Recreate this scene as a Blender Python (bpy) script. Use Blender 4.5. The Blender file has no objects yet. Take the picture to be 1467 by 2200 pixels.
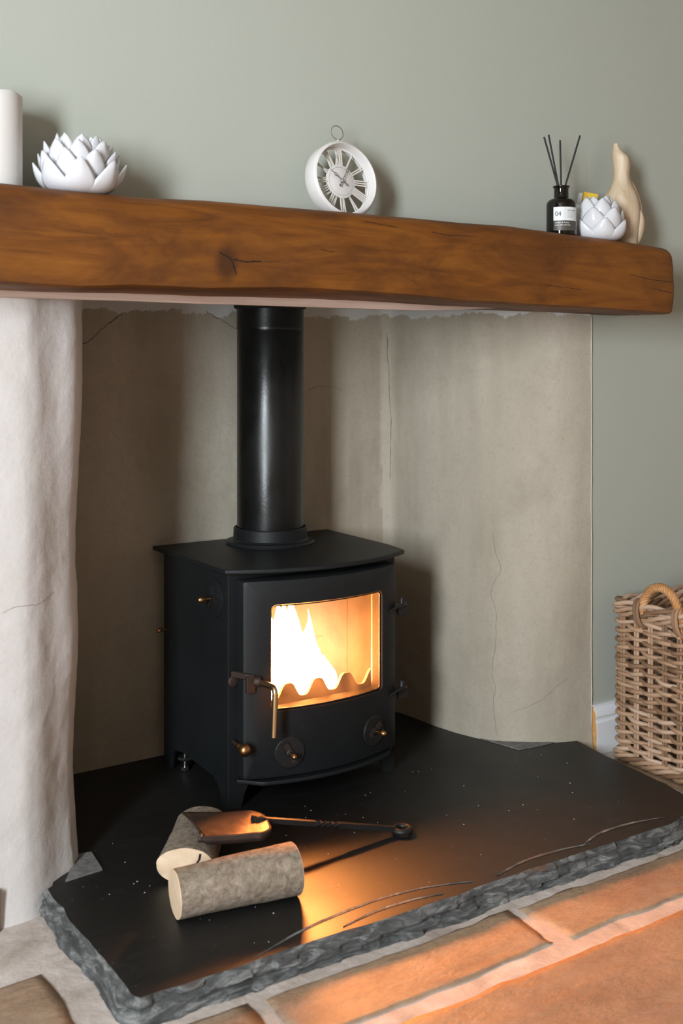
import bpy, bmesh, math, random
from mathutils import Vector, Matrix, noise
from mathutils.bvhtree import BVHTree

random.seed(7)
SC = bpy.context.scene
COL = SC.collection
PI = math.pi
R = math.radians

# ------------------------------------------------------------------ camera
cam_d = bpy.data.cameras.new('camera')
cam = bpy.data.objects.new('camera', cam_d)
COL.objects.link(cam)
FPX = 2420.0
cam_d.sensor_fit = 'VERTICAL'
cam_d.sensor_height = 36.0
cam_d.lens = FPX / 2200.0 * 36.0
cam_d.shift_y = -(1100.0 - 780.0) / 2200.0
cam.location = (0, 0, 0.94)
cam.rotation_euler = (R(90), 0, R(-33.4))
cam_d.clip_start = 0.02
cam_d.dof.use_dof = True
cam_d.dof.focus_distance = 2.3
cam_d.dof.aperture_fstop = 5.0
SC.camera = cam

# ------------------------------------------------------------------ light and exposure
world = bpy.data.worlds.new('world')
SC.world = world
world.use_nodes = True
bgn = world.node_tree.nodes['Background']
bgn.inputs[0].default_value = (0.78, 0.87, 1.0, 1)
bgn.inputs[1].default_value = 1.2

def area(name, loc, target, sx, sy, energy, col):
    l = bpy.data.lights.new(name, 'AREA')
    l.shape = 'RECTANGLE'; l.size = sx; l.size_y = sy; l.energy = energy; l.color = col
    o = bpy.data.objects.new(name, l); COL.objects.link(o)
    o.location = loc
    d = Vector(target) - Vector(loc)
    o.rotation_euler = d.to_track_quat('-Z', 'Y').to_euler()
    return o
# daylight through the window in the left wall
area('window_daylight', (-1.66, -0.32, 1.38), (0.0, -0.32, 1.38), 0.62, 1.46, 158, (0.90, 0.955, 1.0))

SC.view_settings.view_transform = 'Standard'
SC.view_settings.look = 'None'
SC.view_settings.gamma = 1.0
SC.view_settings.use_curve_mapping = False
SC.view_settings.exposure = 0.47
SC.cycles.use_denoising = True
SC.cycles.max_bounces = 8
SC.cycles.diffuse_bounces = 5
SC.cycles.transparent_max_bounces = 12
SC.cycles.caustics_reflective = False
SC.cycles.caustics_refractive = False
SC.cycles.sample_clamp_indirect = 6.0

# ------------------------------------------------------------------ material helpers
def lin(c):
    c = c / 255.0
    return c / 12.92 if c <= 0.04045 else ((c + 0.055) / 1.055) ** 2.4
def rgb(r, g, b):
    return (lin(r), lin(g), lin(b), 1.0)

class NT:
    def __init__(self, name):
        self.m = bpy.data.materials.new(name)
        self.m.use_nodes = True
        self.t = self.m.node_tree
        self.b = self.t.nodes['Principled BSDF']
        self.tc = None
    def n(self, typ, **kw):
        nd = self.t.nodes.new(typ)
        for k, v in kw.items():
            setattr(nd, k, v)
        return nd
    def l(self, a, b):
        self.t.links.new(a, b)
    def coord(self, scale=(1, 1, 1), rot=(0, 0, 0)):
        if self.tc is None:
            self.tc = self.n('ShaderNodeTexCoord')
        mp = self.n('ShaderNodeMapping')
        mp.inputs['Scale'].default_value = scale
        mp.inputs['Rotation'].default_value = rot
        self.l(self.tc.outputs['Object'], mp.inputs['Vector'])
        return mp.outputs[0]
    def noise(self, scale, detail=4, rough=0.55, stretch=(1, 1, 1), dist=0.0, rot=(0, 0, 0)):
        nd = self.n('ShaderNodeTexNoise')
        nd.inputs['Scale'].default_value = scale
        nd.inputs['Detail'].default_value = detail
        nd.inputs['Roughness'].default_value = rough
        nd.inputs['Distortion'].default_value = dist
        self.l(self.coord(stretch, rot), nd.inputs['Vector'])
        return nd.outputs['Fac']
    def ramp(self, fac, stops):
        nd = self.n('ShaderNodeValToRGB')
        e = nd.color_ramp.elements
        while len(e) < len(stops):
            e.new(0.5)
        for i, (p, c) in enumerate(stops):
            e[i].position = p
            e[i].color = c if len(c) == 4 else (*c, 1)
        self.l(fac, nd.inputs[0])
        return nd.outputs[0]
    def math(self, op, a, b=None, clamp=False):
        nd = self.n('ShaderNodeMath', operation=op)
        nd.use_clamp = clamp
        for i, v in enumerate((a, b)):
            if v is None: continue
            if isinstance(v, (int, float)): nd.inputs[i].default_value = v
            else: self.l(v, nd.inputs[i])
        return nd.outputs[0]
    def mix(self, fac, a, b, blend='MIX'):
        nd = self.n('ShaderNodeMix', data_type='RGBA', blend_type=blend)
        for sock, v in ((nd.inputs[0], fac), (nd.inputs[6], a), (nd.inputs[7], b)):
            if isinstance(v, (int, float)): sock.default_value = v
            elif isinstance(v, tuple): sock.default_value = v
            else: self.l(v, sock)
        return nd.outputs[2]
    def bump(self, h, strength=0.3, dist=0.01):
        nd = self.n('ShaderNodeBump')
        nd.inputs['Strength'].default_value = strength
        nd.inputs['Distance'].default_value = dist
        self.l(h, nd.inputs['Height'])
        self.l(nd.outputs[0], self.b.inputs['Normal'])
    def set(self, **kw):
        for k, v in kw.items():
            s = self.b.inputs[k.replace('_', ' ')]
            if isinstance(v, (int, float, tuple)): s.default_value = v
            else: self.l(v, s)
        return self
    def objrand(self):
        return self.n('ShaderNodeObjectInfo').outputs['Random']
    def pos(self):
        g = self.n('ShaderNodeNewGeometry')
        s = self.n('ShaderNodeSeparateXYZ')
        self.l(g.outputs['Position'], s.inputs[0])
        return s.outputs

M = {}
def simple(key, col, rough=0.5, metal=0.0, bs=0, bst=0.0, var=0.0, vs=20, **kw):
    t = NT(key)
    if var:
        f = t.noise(vs, 5)
        dark = tuple(c * (1 - var) for c in col[:3]) + (1,)
        lite = tuple(min(1, c * (1 + var)) for c in col[:3]) + (1,)
        t.set(Base_Color=t.ramp(f, [(0.3, dark), (0.7, lite)]))
    else:
        t.set(Base_Color=col)
    t.set(Roughness=rough, Metallic=metal, **kw)
    if bst:
        t.bump(t.noise(bs, 4), bst, 0.004)
    M[key] = t.m
    return t

simple('green_paint', rgb(170, 175, 165), 0.75, bs=120, bst=0.06)
simple('white_wall', rgb(150, 140, 128), 0.8, bs=60, bst=0.05)
simple('gloss_white', rgb(225, 228, 232), 0.4)
simple('bare_wood', rgb(196, 150, 92), 0.7, var=0.2, vs=60)
simple('dark_skirting', rgb(90, 60, 35), 0.6, var=0.3)
simple('black_void', rgb(14, 13, 12), 0.9)
simple('crack_dark', rgb(112, 100, 84), 0.95)
simple('crack_pale', rgb(150, 142, 132), 0.95)
simple('wood_crack', rgb(26, 14, 6), 0.9)
simple('brass', rgb(176, 136, 92), 0.34, 1.0)
simple('pale_brass', rgb(214, 190, 150), 0.25, 1.0)
simple('steel', rgb(175, 172, 168), 0.3, 1.0)
simple('chrome', rgb(205, 205, 205), 0.12, 1.0)
simple('matte_white', rgb(208, 206, 204), 0.5, var=0.03, vs=40)
simple('clock_numeral', rgb(206, 202, 196), 0.6)
simple('clock_line', rgb(150, 148, 146), 0.6)
simple('hand_metal', rgb(120, 112, 106), 0.35, 0.8)
simple('wax', rgb(214, 213, 211), 0.55, Subsurface_Weight=0.15)
simple('porcelain', rgb(208, 210, 215), 0.16, bs=45, bst=0.12)
simple('reed_black', rgb(12, 11, 10), 0.6)
simple('bottle_glass', rgb(13, 10, 7), 0.06)
simple('label_white', rgb(214, 219, 222), 0.5)
simple('label_grey', rgb(74, 70, 66), 0.45)
simple('ink', rgb(30, 34, 38), 0.6)
simple('ink_faint', rgb(140, 146, 152), 0.6)
simple('ink_white', rgb(232, 232, 230), 0.6)
simple('yellow_card', rgb(214, 178, 52), 0.6)
simple('turquoise', rgb(20, 150, 170), 0.4)
simple('slate_patch', rgb(112, 112, 110), 0.8, bs=60, bst=0.5, var=0.35, vs=60)
simple('ash', rgb(205, 200, 192), 0.9)
simple('fire_brick', rgb(16, 14, 13), 0.95, bs=30, bst=0.3, var=0.25, vs=14, Specular_IOR_Level=0.08)
simple('char', rgb(40, 32, 26), 0.9, bs=40, bst=0.6, var=0.4)
simple('paint_ridge', rgb(196, 186, 172), 0.7)

# lime plaster of the recess
def plaster(key, c0, c1, c2, top_white):
    t = NT(key)
    big = t.noise(2.2, 5, 0.6)
    streak = t.noise(3.2, 5, 0.55, (2.2, 2.2, 0.35))
    fine = t.noise(45, 5, 0.6)
    col = t.ramp(streak, [(0.28, c2), (0.5, c1), (0.72, c0)])
    col = t.mix(t.ramp(big, [(0.35, (0, 0, 0)), (0.7, (1, 1, 1))]), col, c1)
    spot = t.ramp(t.noise(26, 4, 0.7), [(0.66, (0, 0, 0)), (0.78, (1, 1, 1))])
    col = t.mix(t.math('MULTIPLY', spot, 0.22), col, rgb(120, 104, 84))
    gr = t.noise(120, 4, 0.7)
    col = t.mix(t.math('MULTIPLY', t.ramp(gr, [(0.3, (1, 1, 1)), (0.5, (0, 0, 0))]), 0.3), col, c2)
    md = t.noise(7, 7, 0.7)
    col = t.mix(t.math('MULTIPLY', t.ramp(md, [(0.3, (1, 1, 1)), (0.5, (0, 0, 0))]), 0.35), col, c2)
    if top_white:
        z = t.pos()[2]
        edge = t.math('ADD', t.math('MULTIPLY', t.noise(15, 6, 0.65, (1, 1, 1.0)), 0.075), z)
        f = t.ramp(t.math('MULTIPLY', t.math('SUBTRACT', edge, 1.0925), 150.0, True), [(0.0, (0, 0, 0)), (0.6, (1, 1, 1))])
        col = t.mix(f, col, rgb(196, 198, 196))
    t.set(Base_Color=col, Roughness=0.9)
    h = t.math('ADD', t.math('MULTIPLY', t.noise(9, 6, 0.6), 1.0), t.math('MULTIPLY', fine, 0.25))
    t.bump(h, 0.32, 0.012)
    M[key] = t.m
plaster('plaster_niche', rgb(184, 177, 164), rgb(165, 158, 143), rgb(138, 131, 115), True)
plaster('plaster_pier_lit', rgb(214, 213, 214), rgb(207, 204, 202), rgb(196, 190, 184), False)  # same plaster as the recess, whitened for the daylight on the pier

# oak beam
t = NT('oak')
grain = t.noise(7, 8, 0.62, (0.5, 3.0, 4.5), 1.2)
blot = t.noise(6.5, 6, 0.65, (0.6, 1.6, 1.6), 0.6)
col = t.ramp(grain, [(0.25, rgb(74, 41, 12)), (0.48, rgb(113, 66, 19)), (0.62, rgb(124, 75, 23)), (0.8, rgb(132, 84, 31))])
col = t.mix(t.ramp(blot, [(0.34, (1, 1, 1)), (0.56, (0, 0, 0))]), col, rgb(82, 46, 15))
# knot: a dark round stain with a shape of its own
px = t.pos()
dx = t.math('MULTIPLY', t.math('SUBTRACT', px[0], 0.910), 1.2)
dz = t.math('MULTIPLY', t.math('SUBTRACT', px[2], 1.114), 0.75)
dist = t.math('SQRT', t.math('ADD', t.math('MULTIPLY', dx, dx), t.math('MULTIPLY', dz, dz)))
dist = t.math('ADD', dist, t.math('MULTIPLY', t.noise(30, 4), 0.016))
col = t.mix(t.ramp(t.math('MULTIPLY', dist, 20.0), [(0.42, (0.8, 0.8, 0.8)), (0.82, (0, 0, 0))]), col, rgb(58, 33, 12))
t.set(Base_Color=col, Roughness=t.ramp(blot, [(0.3, (0.62,) * 3), (0.7, (0.5,) * 3)]), Specular_IOR_Level=0.35)
t.bump(t.math('ADD', grain, t.math('MULTIPLY', t.noise(60, 4, 0.6, (0.3, 3, 3)), 0.3)), 0.35, 0.006)
M['oak'] = t.m

# pale sawn board under the beam
t = NT('sawn_board')
t.set(Base_Color=t.ramp(t.noise(12, 5, 0.6, (0.3, 3, 6)), [(0.3, rgb(176, 148, 132)), (0.7, rgb(206, 184, 170))]), Roughness=0.8)
M['sawn_board'] = t.m

# stove metal
t = NT('stove_black')
v = t.noise(5, 5, 0.6)
sp = t.ramp(t.noise(210, 2, 0.5), [(0.74, (0, 0, 0)), (0.8, (1, 1, 1))])
col = t.ramp(v, [(0.3, rgb(16, 19, 21)), (0.7, rgb(24, 28, 30))])
t.set(Base_Color=t.mix(t.math('MULTIPLY', sp, 0.12), col, rgb(150, 150, 145)), Roughness=0.5, Specular_IOR_Level=0.34)
t.bump(t.noise(260, 3, 0.6), 0.14, 0.002)
M['stove_black'] = t.m
t = NT('flue_black')
v = t.noise(6, 6, 0.65, (1, 1, 0.6))
t.set(Base_Color=t.ramp(v, [(0.4, rgb(14, 16, 16)), (0.75, rgb(28, 30, 30))]), Roughness=t.ramp(v, [(0.35, (0.24,) * 3), (0.7, (0.40,) * 3)]), Metallic=0.2)
t.bump(t.noise(180, 3, 0.6), 0.08, 0.002)
M['flue_black'] = t.m
simple('iron', rgb(40, 40, 40), 0.5, 0.5, bs=90, bst=0.25)
simple('shovel_iron', rgb(120, 100, 86), 0.42, 0.75, bs=70, bst=0.2, var=0.3, vs=30)
simple('rust_iron', rgb(58, 46, 40), 0.6, 0.4, bs=90, bst=0.25, var=0.25)

# door glass: clear with a soot film
t = NT('stove_glass')
tr = t.n('ShaderNodeBsdfTransparent')
gl = t.n('ShaderNodeBsdfGlossy')
gl.inputs['Roughness'].default_value = 0.08
pz = t.pos()
low = t.math('MULTIPLY', t.math('SUBTRACT', 0.295, pz[2]), 16.0, True)
soot = t.math('MULTIPLY', low, t.ramp(t.noise(13, 4, 0.6), [(0.38, (0, 0, 0)), (0.62, (1, 1, 1))]), True)
haze = t.ramp(t.noise(6, 5, 0.6, (1, 1, 0.8), 1.0), [(0.36, (0, 0, 0)), (0.68, (1, 1, 1))])
c = t.mix(t.math('MULTIPLY', haze, 0.35), (0.96, 0.94, 0.9, 1), (0.62, 0.45, 0.3, 1))
c = t.mix(t.math('MULTIPLY', soot, 0.85), c, (0.22, 0.10, 0.04, 1))
t.l(c, tr.inputs[0])
tl = t.n('ShaderNodeBsdfTranslucent')
tl.inputs[0].default_value = (0.85, 0.72, 0.6, 1)
m0 = t.n('ShaderNodeMixShader')
t.l(t.math('ADD', t.math('MULTIPLY', haze, 0.008), 0.0022), m0.inputs[0])
t.l(tr.outputs[0], m0.inputs[1]); t.l(tl.outputs[0], m0.inputs[2])
mx = t.n('ShaderNodeMixShader')
mx.inputs[0].default_value = 0.04
t.l(m0.outputs[0], mx.inputs[1]); t.l(gl.outputs[0], mx.inputs[2])
t.l(mx.outputs[0], t.t.nodes['Material Output'].inputs['Surface'])
M['stove_glass'] = t.m

def emit(key, col, s):
    t = NT(key)
    e = t.n('ShaderNodeEmission')
    e.inputs[0].default_value = col; e.inputs[1].default_value = s
    t.l(e.outputs[0], t.t.nodes['Material Output'].inputs['Surface'])
    M[key] = t.m
emit('flame', (1.0, 0.34, 0.085, 1), 450.0)
t = NT('firebox_glow')  # emissive volume for the added cream glow, weaker towards the top
ve = t.n('ShaderNodeEmission')
sm_ = t.ramp(t.noise(9, 4, 0.6, (1, 1, 0.8), 0.6), [(0.36, (0.12,) * 3), (0.66, (1, 1, 1))])
zz = t.math('SUBTRACT', 1.0, t.math('MULTIPLY', t.math('SUBTRACT', t.pos()[2], 0.30), 6.5), True)
ve.inputs[0].default_value = (1.0, 0.58, 0.27, 1)
t.l(t.math('MULTIPLY', t.math('MULTIPLY', sm_, t.math('ADD', zz, 0.10)), 7.0), ve.inputs[1])
t.t.links.remove(t.t.nodes['Material Output'].inputs['Surface'].links[0])
t.l(ve.outputs[0], t.t.nodes['Material Output'].inputs['Volume'])
M['firebox_glow'] = t.m
emit('ember', (1.0, 0.22, 0.03, 1), 9.0)

# slate
t = NT('slate_top')
big = t.noise(3.5, 6, 0.62)
fine = t.noise(22, 6, 0.65, (1, 2.2, 1), 0.6)
col = t.ramp(fine, [(0.3, rgb(11, 11, 11)), (0.75, rgb(24, 24, 23))])
dust = t.ramp(t.noise(7, 6, 0.7, (1.0, 1.6, 1), 0.8), [(0.6, (0, 0, 0)), (0.82, (1, 1, 1))])
col = t.mix(t.math('MULTIPLY', dust, 0.2), col, rgb(100, 92, 84))
sp = t.ramp(t.noise(130, 2, 0.5), [(0.73, (0, 0, 0)), (0.78, (1, 1, 1))])
col = t.mix(t.math('MULTIPLY', sp, 0.25), col, rgb(170, 170, 165))
t.set(Base_Color=col, Roughness=t.ramp(big, [(0.3, (0.45,) * 3), (0.7, (0.57,) * 3)]), Specular_IOR_Level=0.6)
t.bump(t.math('ADD', t.noise(6, 5, 0.6), t.math('MULTIPLY', fine, 0.2)), 0.12, 0.006)
M['slate_top'] = t.m
t = NT('slate_riven')
lay = t.noise(24, 8, 0.72, (0.6, 0.6, 2.6), 0.9)
col = t.ramp(lay, [(0.3, rgb(36, 38, 38)), (0.5, rgb(84, 87, 87)), (0.72, rgb(168, 171, 169))])
t.set(Base_Color=col, Roughness=0.6)
t.bump(lay, 0.75, 0.010)
M['slate_riven'] = t.m

# sandstone flags
t = NT('sandstone')
big = t.noise(4.0, 7, 0.65, (1, 1, 1), 0.2)
vein = t.noise(9, 8, 0.7, (0.7, 2.2, 1), 0.25)
col = t.ramp(big, [(0.28, rgb(136, 112, 92)), (0.5, rgb(164, 138, 112)), (0.72, rgb(182, 156, 126))])
col = t.mix(t.math('MULTIPLY', t.ramp(vein, [(0.56, (0, 0, 0)), (0.72, (1, 1, 1))]), 0.55), col, rgb(132, 104, 88))
col = t.mix(t.math('MULTIPLY', t.objrand(), 0.22), col, rgb(150, 118, 96))
gr = t.noise(90, 5, 0.7, (1, 1, 1))
col = t.mix(t.math('MULTIPLY', t.ramp(gr, [(0.35, (1, 1, 1)), (0.55, (0, 0, 0))]), 0.3), col, rgb(116, 92, 72))
pt = t.noise(12, 6, 0.7, (0.7, 1.6, 1))
col = t.mix(t.math('MULTIPLY', t.ramp(pt, [(0.5, (0, 0, 0)), (0.72, (1, 1, 1))]), 0.5), col, rgb(178, 160, 144))
t.set(Base_Color=col, Roughness=t.ramp(vein, [(0.3, (0.5,) * 3), (0.7, (0.66,) * 3)]))
t.bump(t.math('ADD', t.noise(8, 8, 0.7, (0.8, 2.0, 1), 0.2), t.math('MULTIPLY', vein, 0.4)), 0.7, 0.014)
M['sandstone'] = t.m
t = NT('mortar')
col = t.ramp(t.noise(11, 6, 0.65, (1, 1, 1), 0.6), [(0.3, rgb(166, 154, 144)), (0.55, rgb(198, 188, 180)), (0.78, rgb(222, 216, 212))])
t.set(Base_Color=col, Roughness=0.9)
t.bump(t.noise(24, 6, 0.65), 0.5, 0.008)
M['mortar'] = t.m

# logs
t = NT('bark')
b1 = t.noise(85, 6, 0.7, (1, 1, 1), 0.5)
b2 = t.noise(26, 5, 0.6)
col = t.ramp(b1, [(0.3, rgb(104, 92, 78)), (0.52, rgb(146, 132, 116)), (0.75, rgb(174, 164, 148))])
col = t.mix(t.math('MULTIPLY', t.ramp(b2, [(0.5, (0, 0, 0)), (0.75, (1, 1, 1))]), 0.5), col, rgb(118, 112, 92))
t.set(Base_Color=col, Roughness=0.9)
t.bump(b1, 0.6, 0.006)
M['bark'] = t.m
t = NT('cut_wood')
t.set(Base_Color=t.ramp(t.noise(22, 5, 0.6), [(0.3, rgb(206, 178, 146)), (0.7, rgb(226, 204, 176))]), Roughness=0.85)
t.bump(t.noise(90, 4), 0.15, 0.003)
M['cut_wood'] = t.m

# carved pale wood
t = NT('carved_wood')
g = t.noise(16, 6, 0.62, (2.2, 2.2, 0.35), 0.6)
t.set(Base_Color=t.ramp(g, [(0.28, rgb(150, 124, 94)), (0.5, rgb(190, 170, 142)), (0.75, rgb(212, 196, 172))]), Roughness=0.6)
t.bump(g, 0.3, 0.004)
M['carved_wood'] = t.m

# willow
t = NT('willow')
r = t.objrand()
n1 = t.noise(8, 4, 0.6)
f = t.math('ADD', t.math('MULTIPLY', r, 0.55), t.math('MULTIPLY', n1, 0.5))
t.set(Base_Color=t.ramp(f, [(0.2, rgb(108, 82, 60)), (0.45, rgb(150, 118, 90)), (0.62, rgb(172, 140, 112)), (0.85, rgb(196, 170, 148))]), Roughness=0.62)
t.bump(t.noise(70, 4, 0.6), 0.2, 0.002)
M['willow'] = t.m
t = NT('willow_gold')
t.set(Base_Color=t.ramp(t.noise(24, 4, 0.6), [(0.3, rgb(150, 104, 62)), (0.55, rgb(184, 134, 84)), (0.75, rgb(206, 166, 120))]), Roughness=0.55)
M['willow_gold'] = t.m

# ------------------------------------------------------------------ geometry helpers
def mesh_obj(name, verts, faces, mat, parent=None, smooth=True, angle=40):
    me = bpy.data.meshes.new(name)
    me.from_pydata([tuple(v) for v in verts], [], faces)
    bm = bmesh.new(); bm.from_mesh(me)
    bmesh.ops.recalc_face_normals(bm, faces=bm.faces)
    bm.to_mesh(me); bm.free()
    if smooth:
        for p in me.polygons: p.use_smooth = True
        me.set_sharp_from_angle(angle=R(angle))
    me.materials.append(M[mat])
    o = bpy.data.objects.new(name, me)
    COL.objects.link(o)
    if parent is not None:
        o.parent = parent
        if parent.type == 'EMPTY':          # parts are modelled in place; meshes keep a unit world matrix
            o.matrix_parent_inverse = Matrix.Translation(-parent.location)
    return o

def thing(name, loc, label, cat, group=None):
    o = bpy.data.objects.new(name, None)
    o.empty_display_size = 0.05
    COL.objects.link(o); o.location = loc
    o['label'] = label; o['category'] = cat
    if group: o['group'] = group
    return o
def tag(o, label, cat, group=None):
    o['label'] = label; o['category'] = cat
    if group: o['group'] = group
    return o
def struct(o, label=None):
    o['kind'] = 'structure'
    if label: o['label'] = label
    return o

class G:
    """collects verts and faces"""
    def __init__(s): s.v = []; s.f = []
    def add(s, v, f):
        k = len(s.v); s.v += [Vector(p) for p in v]; s.f += [tuple(i + k for i in q) for q in f]; return s
    def box(s, a, b):
        (x0, y0, z0), (x1, y1, z1) = a, b
        return s.add([(x0,y0,z0),(x1,y0,z0),(x1,y1,z0),(x0,y1,z0),(x0,y0,z1),(x1,y0,z1),(x1,y1,z1),(x0,y1,z1)],
                     [(0,3,2,1),(4,5,6,7),(0,1,5,4),(1,2,6,5),(2,3,7,6),(3,0,4,7)])
    def grid(s, rows, closed=False, caps=False):
        n = len(rows[0]); v = [p for r in rows for p in r]; f = []
        for i in range(len(rows) - 1):
            for j in range(n if closed else n - 1):
                a = i * n + j; b = i * n + (j + 1) % n
                f.append((a, b, b + n, a + n))
        if caps:
            f.append(tuple(range(n - 1, -1, -1))); k = (len(rows) - 1) * n
            f.append(tuple(range(k, k + n)))
        return s.add(v, f)
    def lathe(s, prof, c=(0, 0, 0), n=32, axis=None, caps=True):
        """prof: (radius, height) along axis (default +Z) from c"""
        ax = Vector(axis or (0, 0, 1)).normalized()
        u = ax.orthogonal().normalized(); w = ax.cross(u); c = Vector(c)
        if axis is None: u = Vector((1, 0, 0)); w = Vector((0, 1, 0))
        rows = [[c + ax * h + (u * math.cos(2*PI*j/n) + w * math.sin(2*PI*j/n)) * max(r_, 1e-5) for j in range(n)] for r_, h in prof]
        return s.grid(rows, True, caps)
    def tube(s, pts, rad, n=10, closed=False, caps=True):
        pts = [Vector(p) for p in pts]; m = len(pts); rows = []
        rads = rad if isinstance(rad, (list, tuple)) else [rad] * m
        up = None
        for i, p in enumerate(pts):
            if closed: tg = pts[(i + 1) % m] - pts[i - 1]
            else: tg = pts[min(i + 1, m - 1)] - pts[max(i - 1, 0)]
            tg.normalize()
            if up is None: up = tg.orthogonal().normalized()
            up = (up - tg * up.dot(tg)).normalized()
            w = tg.cross(up)
            rows.append([p + (up * math.cos(2*PI*j/n) + w * math.sin(2*PI*j/n)) * rads[i] for j in range(n)])
        if closed:
            # close by nearest rotation of the first ring
            best = min(range(n), key=lambda k: (rows[0][k] - rows[-1][0]).length)
            rows.append([rows[0][(k + best) % n] for k in range(n)])
            return s.grid(rows, True, False)
        return s.grid(rows, True, caps)
    def prism(s, poly, d):
        """poly: list of 3D points, extruded by vector d"""
        d = Vector(d); n = len(poly); p = [Vector(q) for q in poly]
        f = [tuple(range(n - 1, -1, -1)), tuple(range(n, 2 * n))]
        for i in range(n):
            j = (i + 1) % n; f.append((i, j, j + n, i + n))
        return s.add(p + [q + d for q in p], f)
    def sphere(s, c, r, n=16, sc=(1, 1, 1)):
        rows = []
        for i in range(n // 2 + 1):
            th = PI * i / (n // 2)
            rows.append([Vector(c) + Vector((math.sin(th) * math.cos(2*PI*j/n) * sc[0], math.sin(th) * math.sin(2*PI*j/n) * sc[1], math.cos(th) * sc[2])) * r for j in range(n)])
        return s.grid(rows, True, False)
    def build(s, name, mat, parent=None, smooth=True, angle=40, bevel=0, seg=2):
        o = mesh_obj(name, s.v, s.f, mat, parent, smooth, angle)
        if bevel:
            b = o.modifiers.new('bevel', 'BEVEL'); b.width = bevel; b.segments = seg; b.limit_method = 'ANGLE'; b.angle_limit = R(35)
        return o

def weld(o, d=1e-4):
    bm = bmesh.new(); bm.from_mesh(o.data)
    bmesh.ops.remove_doubles(bm, verts=bm.verts, dist=d)
    bmesh.ops.recalc_face_normals(bm, faces=bm.faces)
    bm.to_mesh(o.data); bm.free()
    return o
def nz(x, y=0, z=0): return noise.noise(Vector((x, y, z)))
def fbm(x, y=0, z=0, o=4): return noise.fractal(Vector((x, y, z)), 1.0, 2.0, o)
def lerp_tab(tab, x):
    if x <= tab[0][0]: return tab[0][1]
    for (a, va), (b, vb) in zip(tab[:-1], tab[1:]):
        if x <= b:
            t_ = (x - a) / (b - a); t_ = t_ * t_ * (3 - 2 * t_) if False else t_
            return va + (vb - va) * t_
    return tab[-1][1]
def smooth_tab(tab, x, w=0.03):
    return sum(lerp_tab(tab, x + w * k / 3) for k in range(-3, 4)) / 7
def smooth_path(pts, n):
    """Catmull-Rom through 2D/3D points"""
    P = [Vector(p) for p in pts]; out = []
    m = len(P) - 1
    for i in range(n + 1):
        t_ = i / n * m; k = min(int(t_), m - 1); u = t_ - k
        p0 = P[max(k - 1, 0)]; p1 = P[k]; p2 = P[k + 1]; p3 = P[min(k + 2, m)]
        out.append(0.5 * ((2 * p1) + (p2 - p0) * u + (2*p0 - 5*p1 + 4*p2 - p3) * u*u + (3*p1 - p0 - 3*p2 + p3) * u**3))
    return out

FZ = 0.015      # stone floor
HZ = 0.05       # hearth top
WY = 1.91       # painted chimney wall

# ------------------------------------------------------------------ room shell
struct(G().box((-1.6, WY, 1.078), (3.2, 2.6, 2.45)).build('wall_front', 'green_paint', smooth=False), 'sage green painted chimney wall above the oak beam')
struct(G().box((1.966, WY, 0.0), (3.2, 2.6, 1.078)).build('wall_front_right', 'green_paint', smooth=False), 'sage green painted wall to the right of the fireplace recess')
struct(G().box((-1.6, WY, 0.0), (0.30, 2.6, 1.078)).build('wall_front_left', 'green_paint', smooth=False), 'sage green painted wall left of the plastered pier')
g = G()
g.box((-1.75, -2.6, 0), (-1.6, 2.6, 0.62)); g.box((-1.75, -2.6, 2.14), (-1.6, 2.6, 2.45))
g.box((-1.75, -2.6, 0.62), (-1.6, -0.65, 2.14)); g.box((-1.75, 0.01, 0.62), (-1.6, 2.6, 2.14))
struct(g.build('wall_left', 'white_wall', smooth=False), 'pale wall with the window opening, left of the camera')
g = G()
g.box((-1.6, -2.75, 0), (3.35, -2.6, 2.45))
struct(g.build('wall_back', 'white_wall', smooth=False), 'muted wall behind the camera')
struct(G().box((3.2, -2.6, 0), (3.35, 2.6, 2.45)).build('wall_right', 'white_wall', smooth=False), 'pale wall on the far right')
struct(G().box((-1.75, -2.75, 2.45), (3.35, 2.6, 2.6)).build('ceiling', 'white_wall', smooth=False), 'white ceiling')
g = G()
for y0, y1 in ((-0.65, -0.62), (-0.02, 0.01)):
    g.box((-1.72, y0, 0.62), (-1.65, y1, 2.14))
g.box((-1.72, -0.65, 0.62), (-1.65, 0.01, 0.65)); g.box((-1.72, -0.65, 2.11), (-1.65, 0.01, 2.14))
struct(g.build('window_1', 'gloss_white', smooth=False), 'white window frame in the left wall')

# ------------------------------------------------------------------ floor: flags on a mortar bed
fl = struct(G().box((-1.6, -2.6, -0.05), (3.2, 2.4, FZ - 0.0022)).build('floor', 'mortar', smooth=False), 'pale mortar bed between the sandstone flags')

def flag(x0, x1, y0, y1, seed):
    """a riven flagstone with uneven edges"""
    n = 26; g = G()
    w = x1 - x0; h = y1 - y0
    def P(i, j):
        x = x0 + w * i / n; y = y0 + h * j / n
        e = 0.009
        x += e * fbm(y * 11, seed, 1) * (1 if i in (0, n) else 0.3)
        y += e * fbm(x * 11, seed, 5) * (1 if j in (0, n) else 0.3)
        z = FZ + 0.0009 + 0.0013 * fbm(x * 4, y * 4, seed)
        if i in (0, n) or j in (0, n): z -= 0.0016
        return (x, y, z)
    rows = [[P(i, j) for j in range(n + 1)] for i in range(n + 1)]
    g.grid(rows)
    # skirt
    ring = [rows[i][0] for i in range(n + 1)] + [rows[n][j] for j in range(1, n + 1)] + [rows[i][n] for i in range(n - 1, -1, -1)] + [rows[0][j] for j in range(n - 1, 0, -1)]
    low = [(a, b, 0.002) for a, b, c in ring]
    g.grid([ring, low], True)
    return weld(g.build('flagstone', 'sandstone', fl, True, 60))
sd = 1
M_J = 0.013
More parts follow.
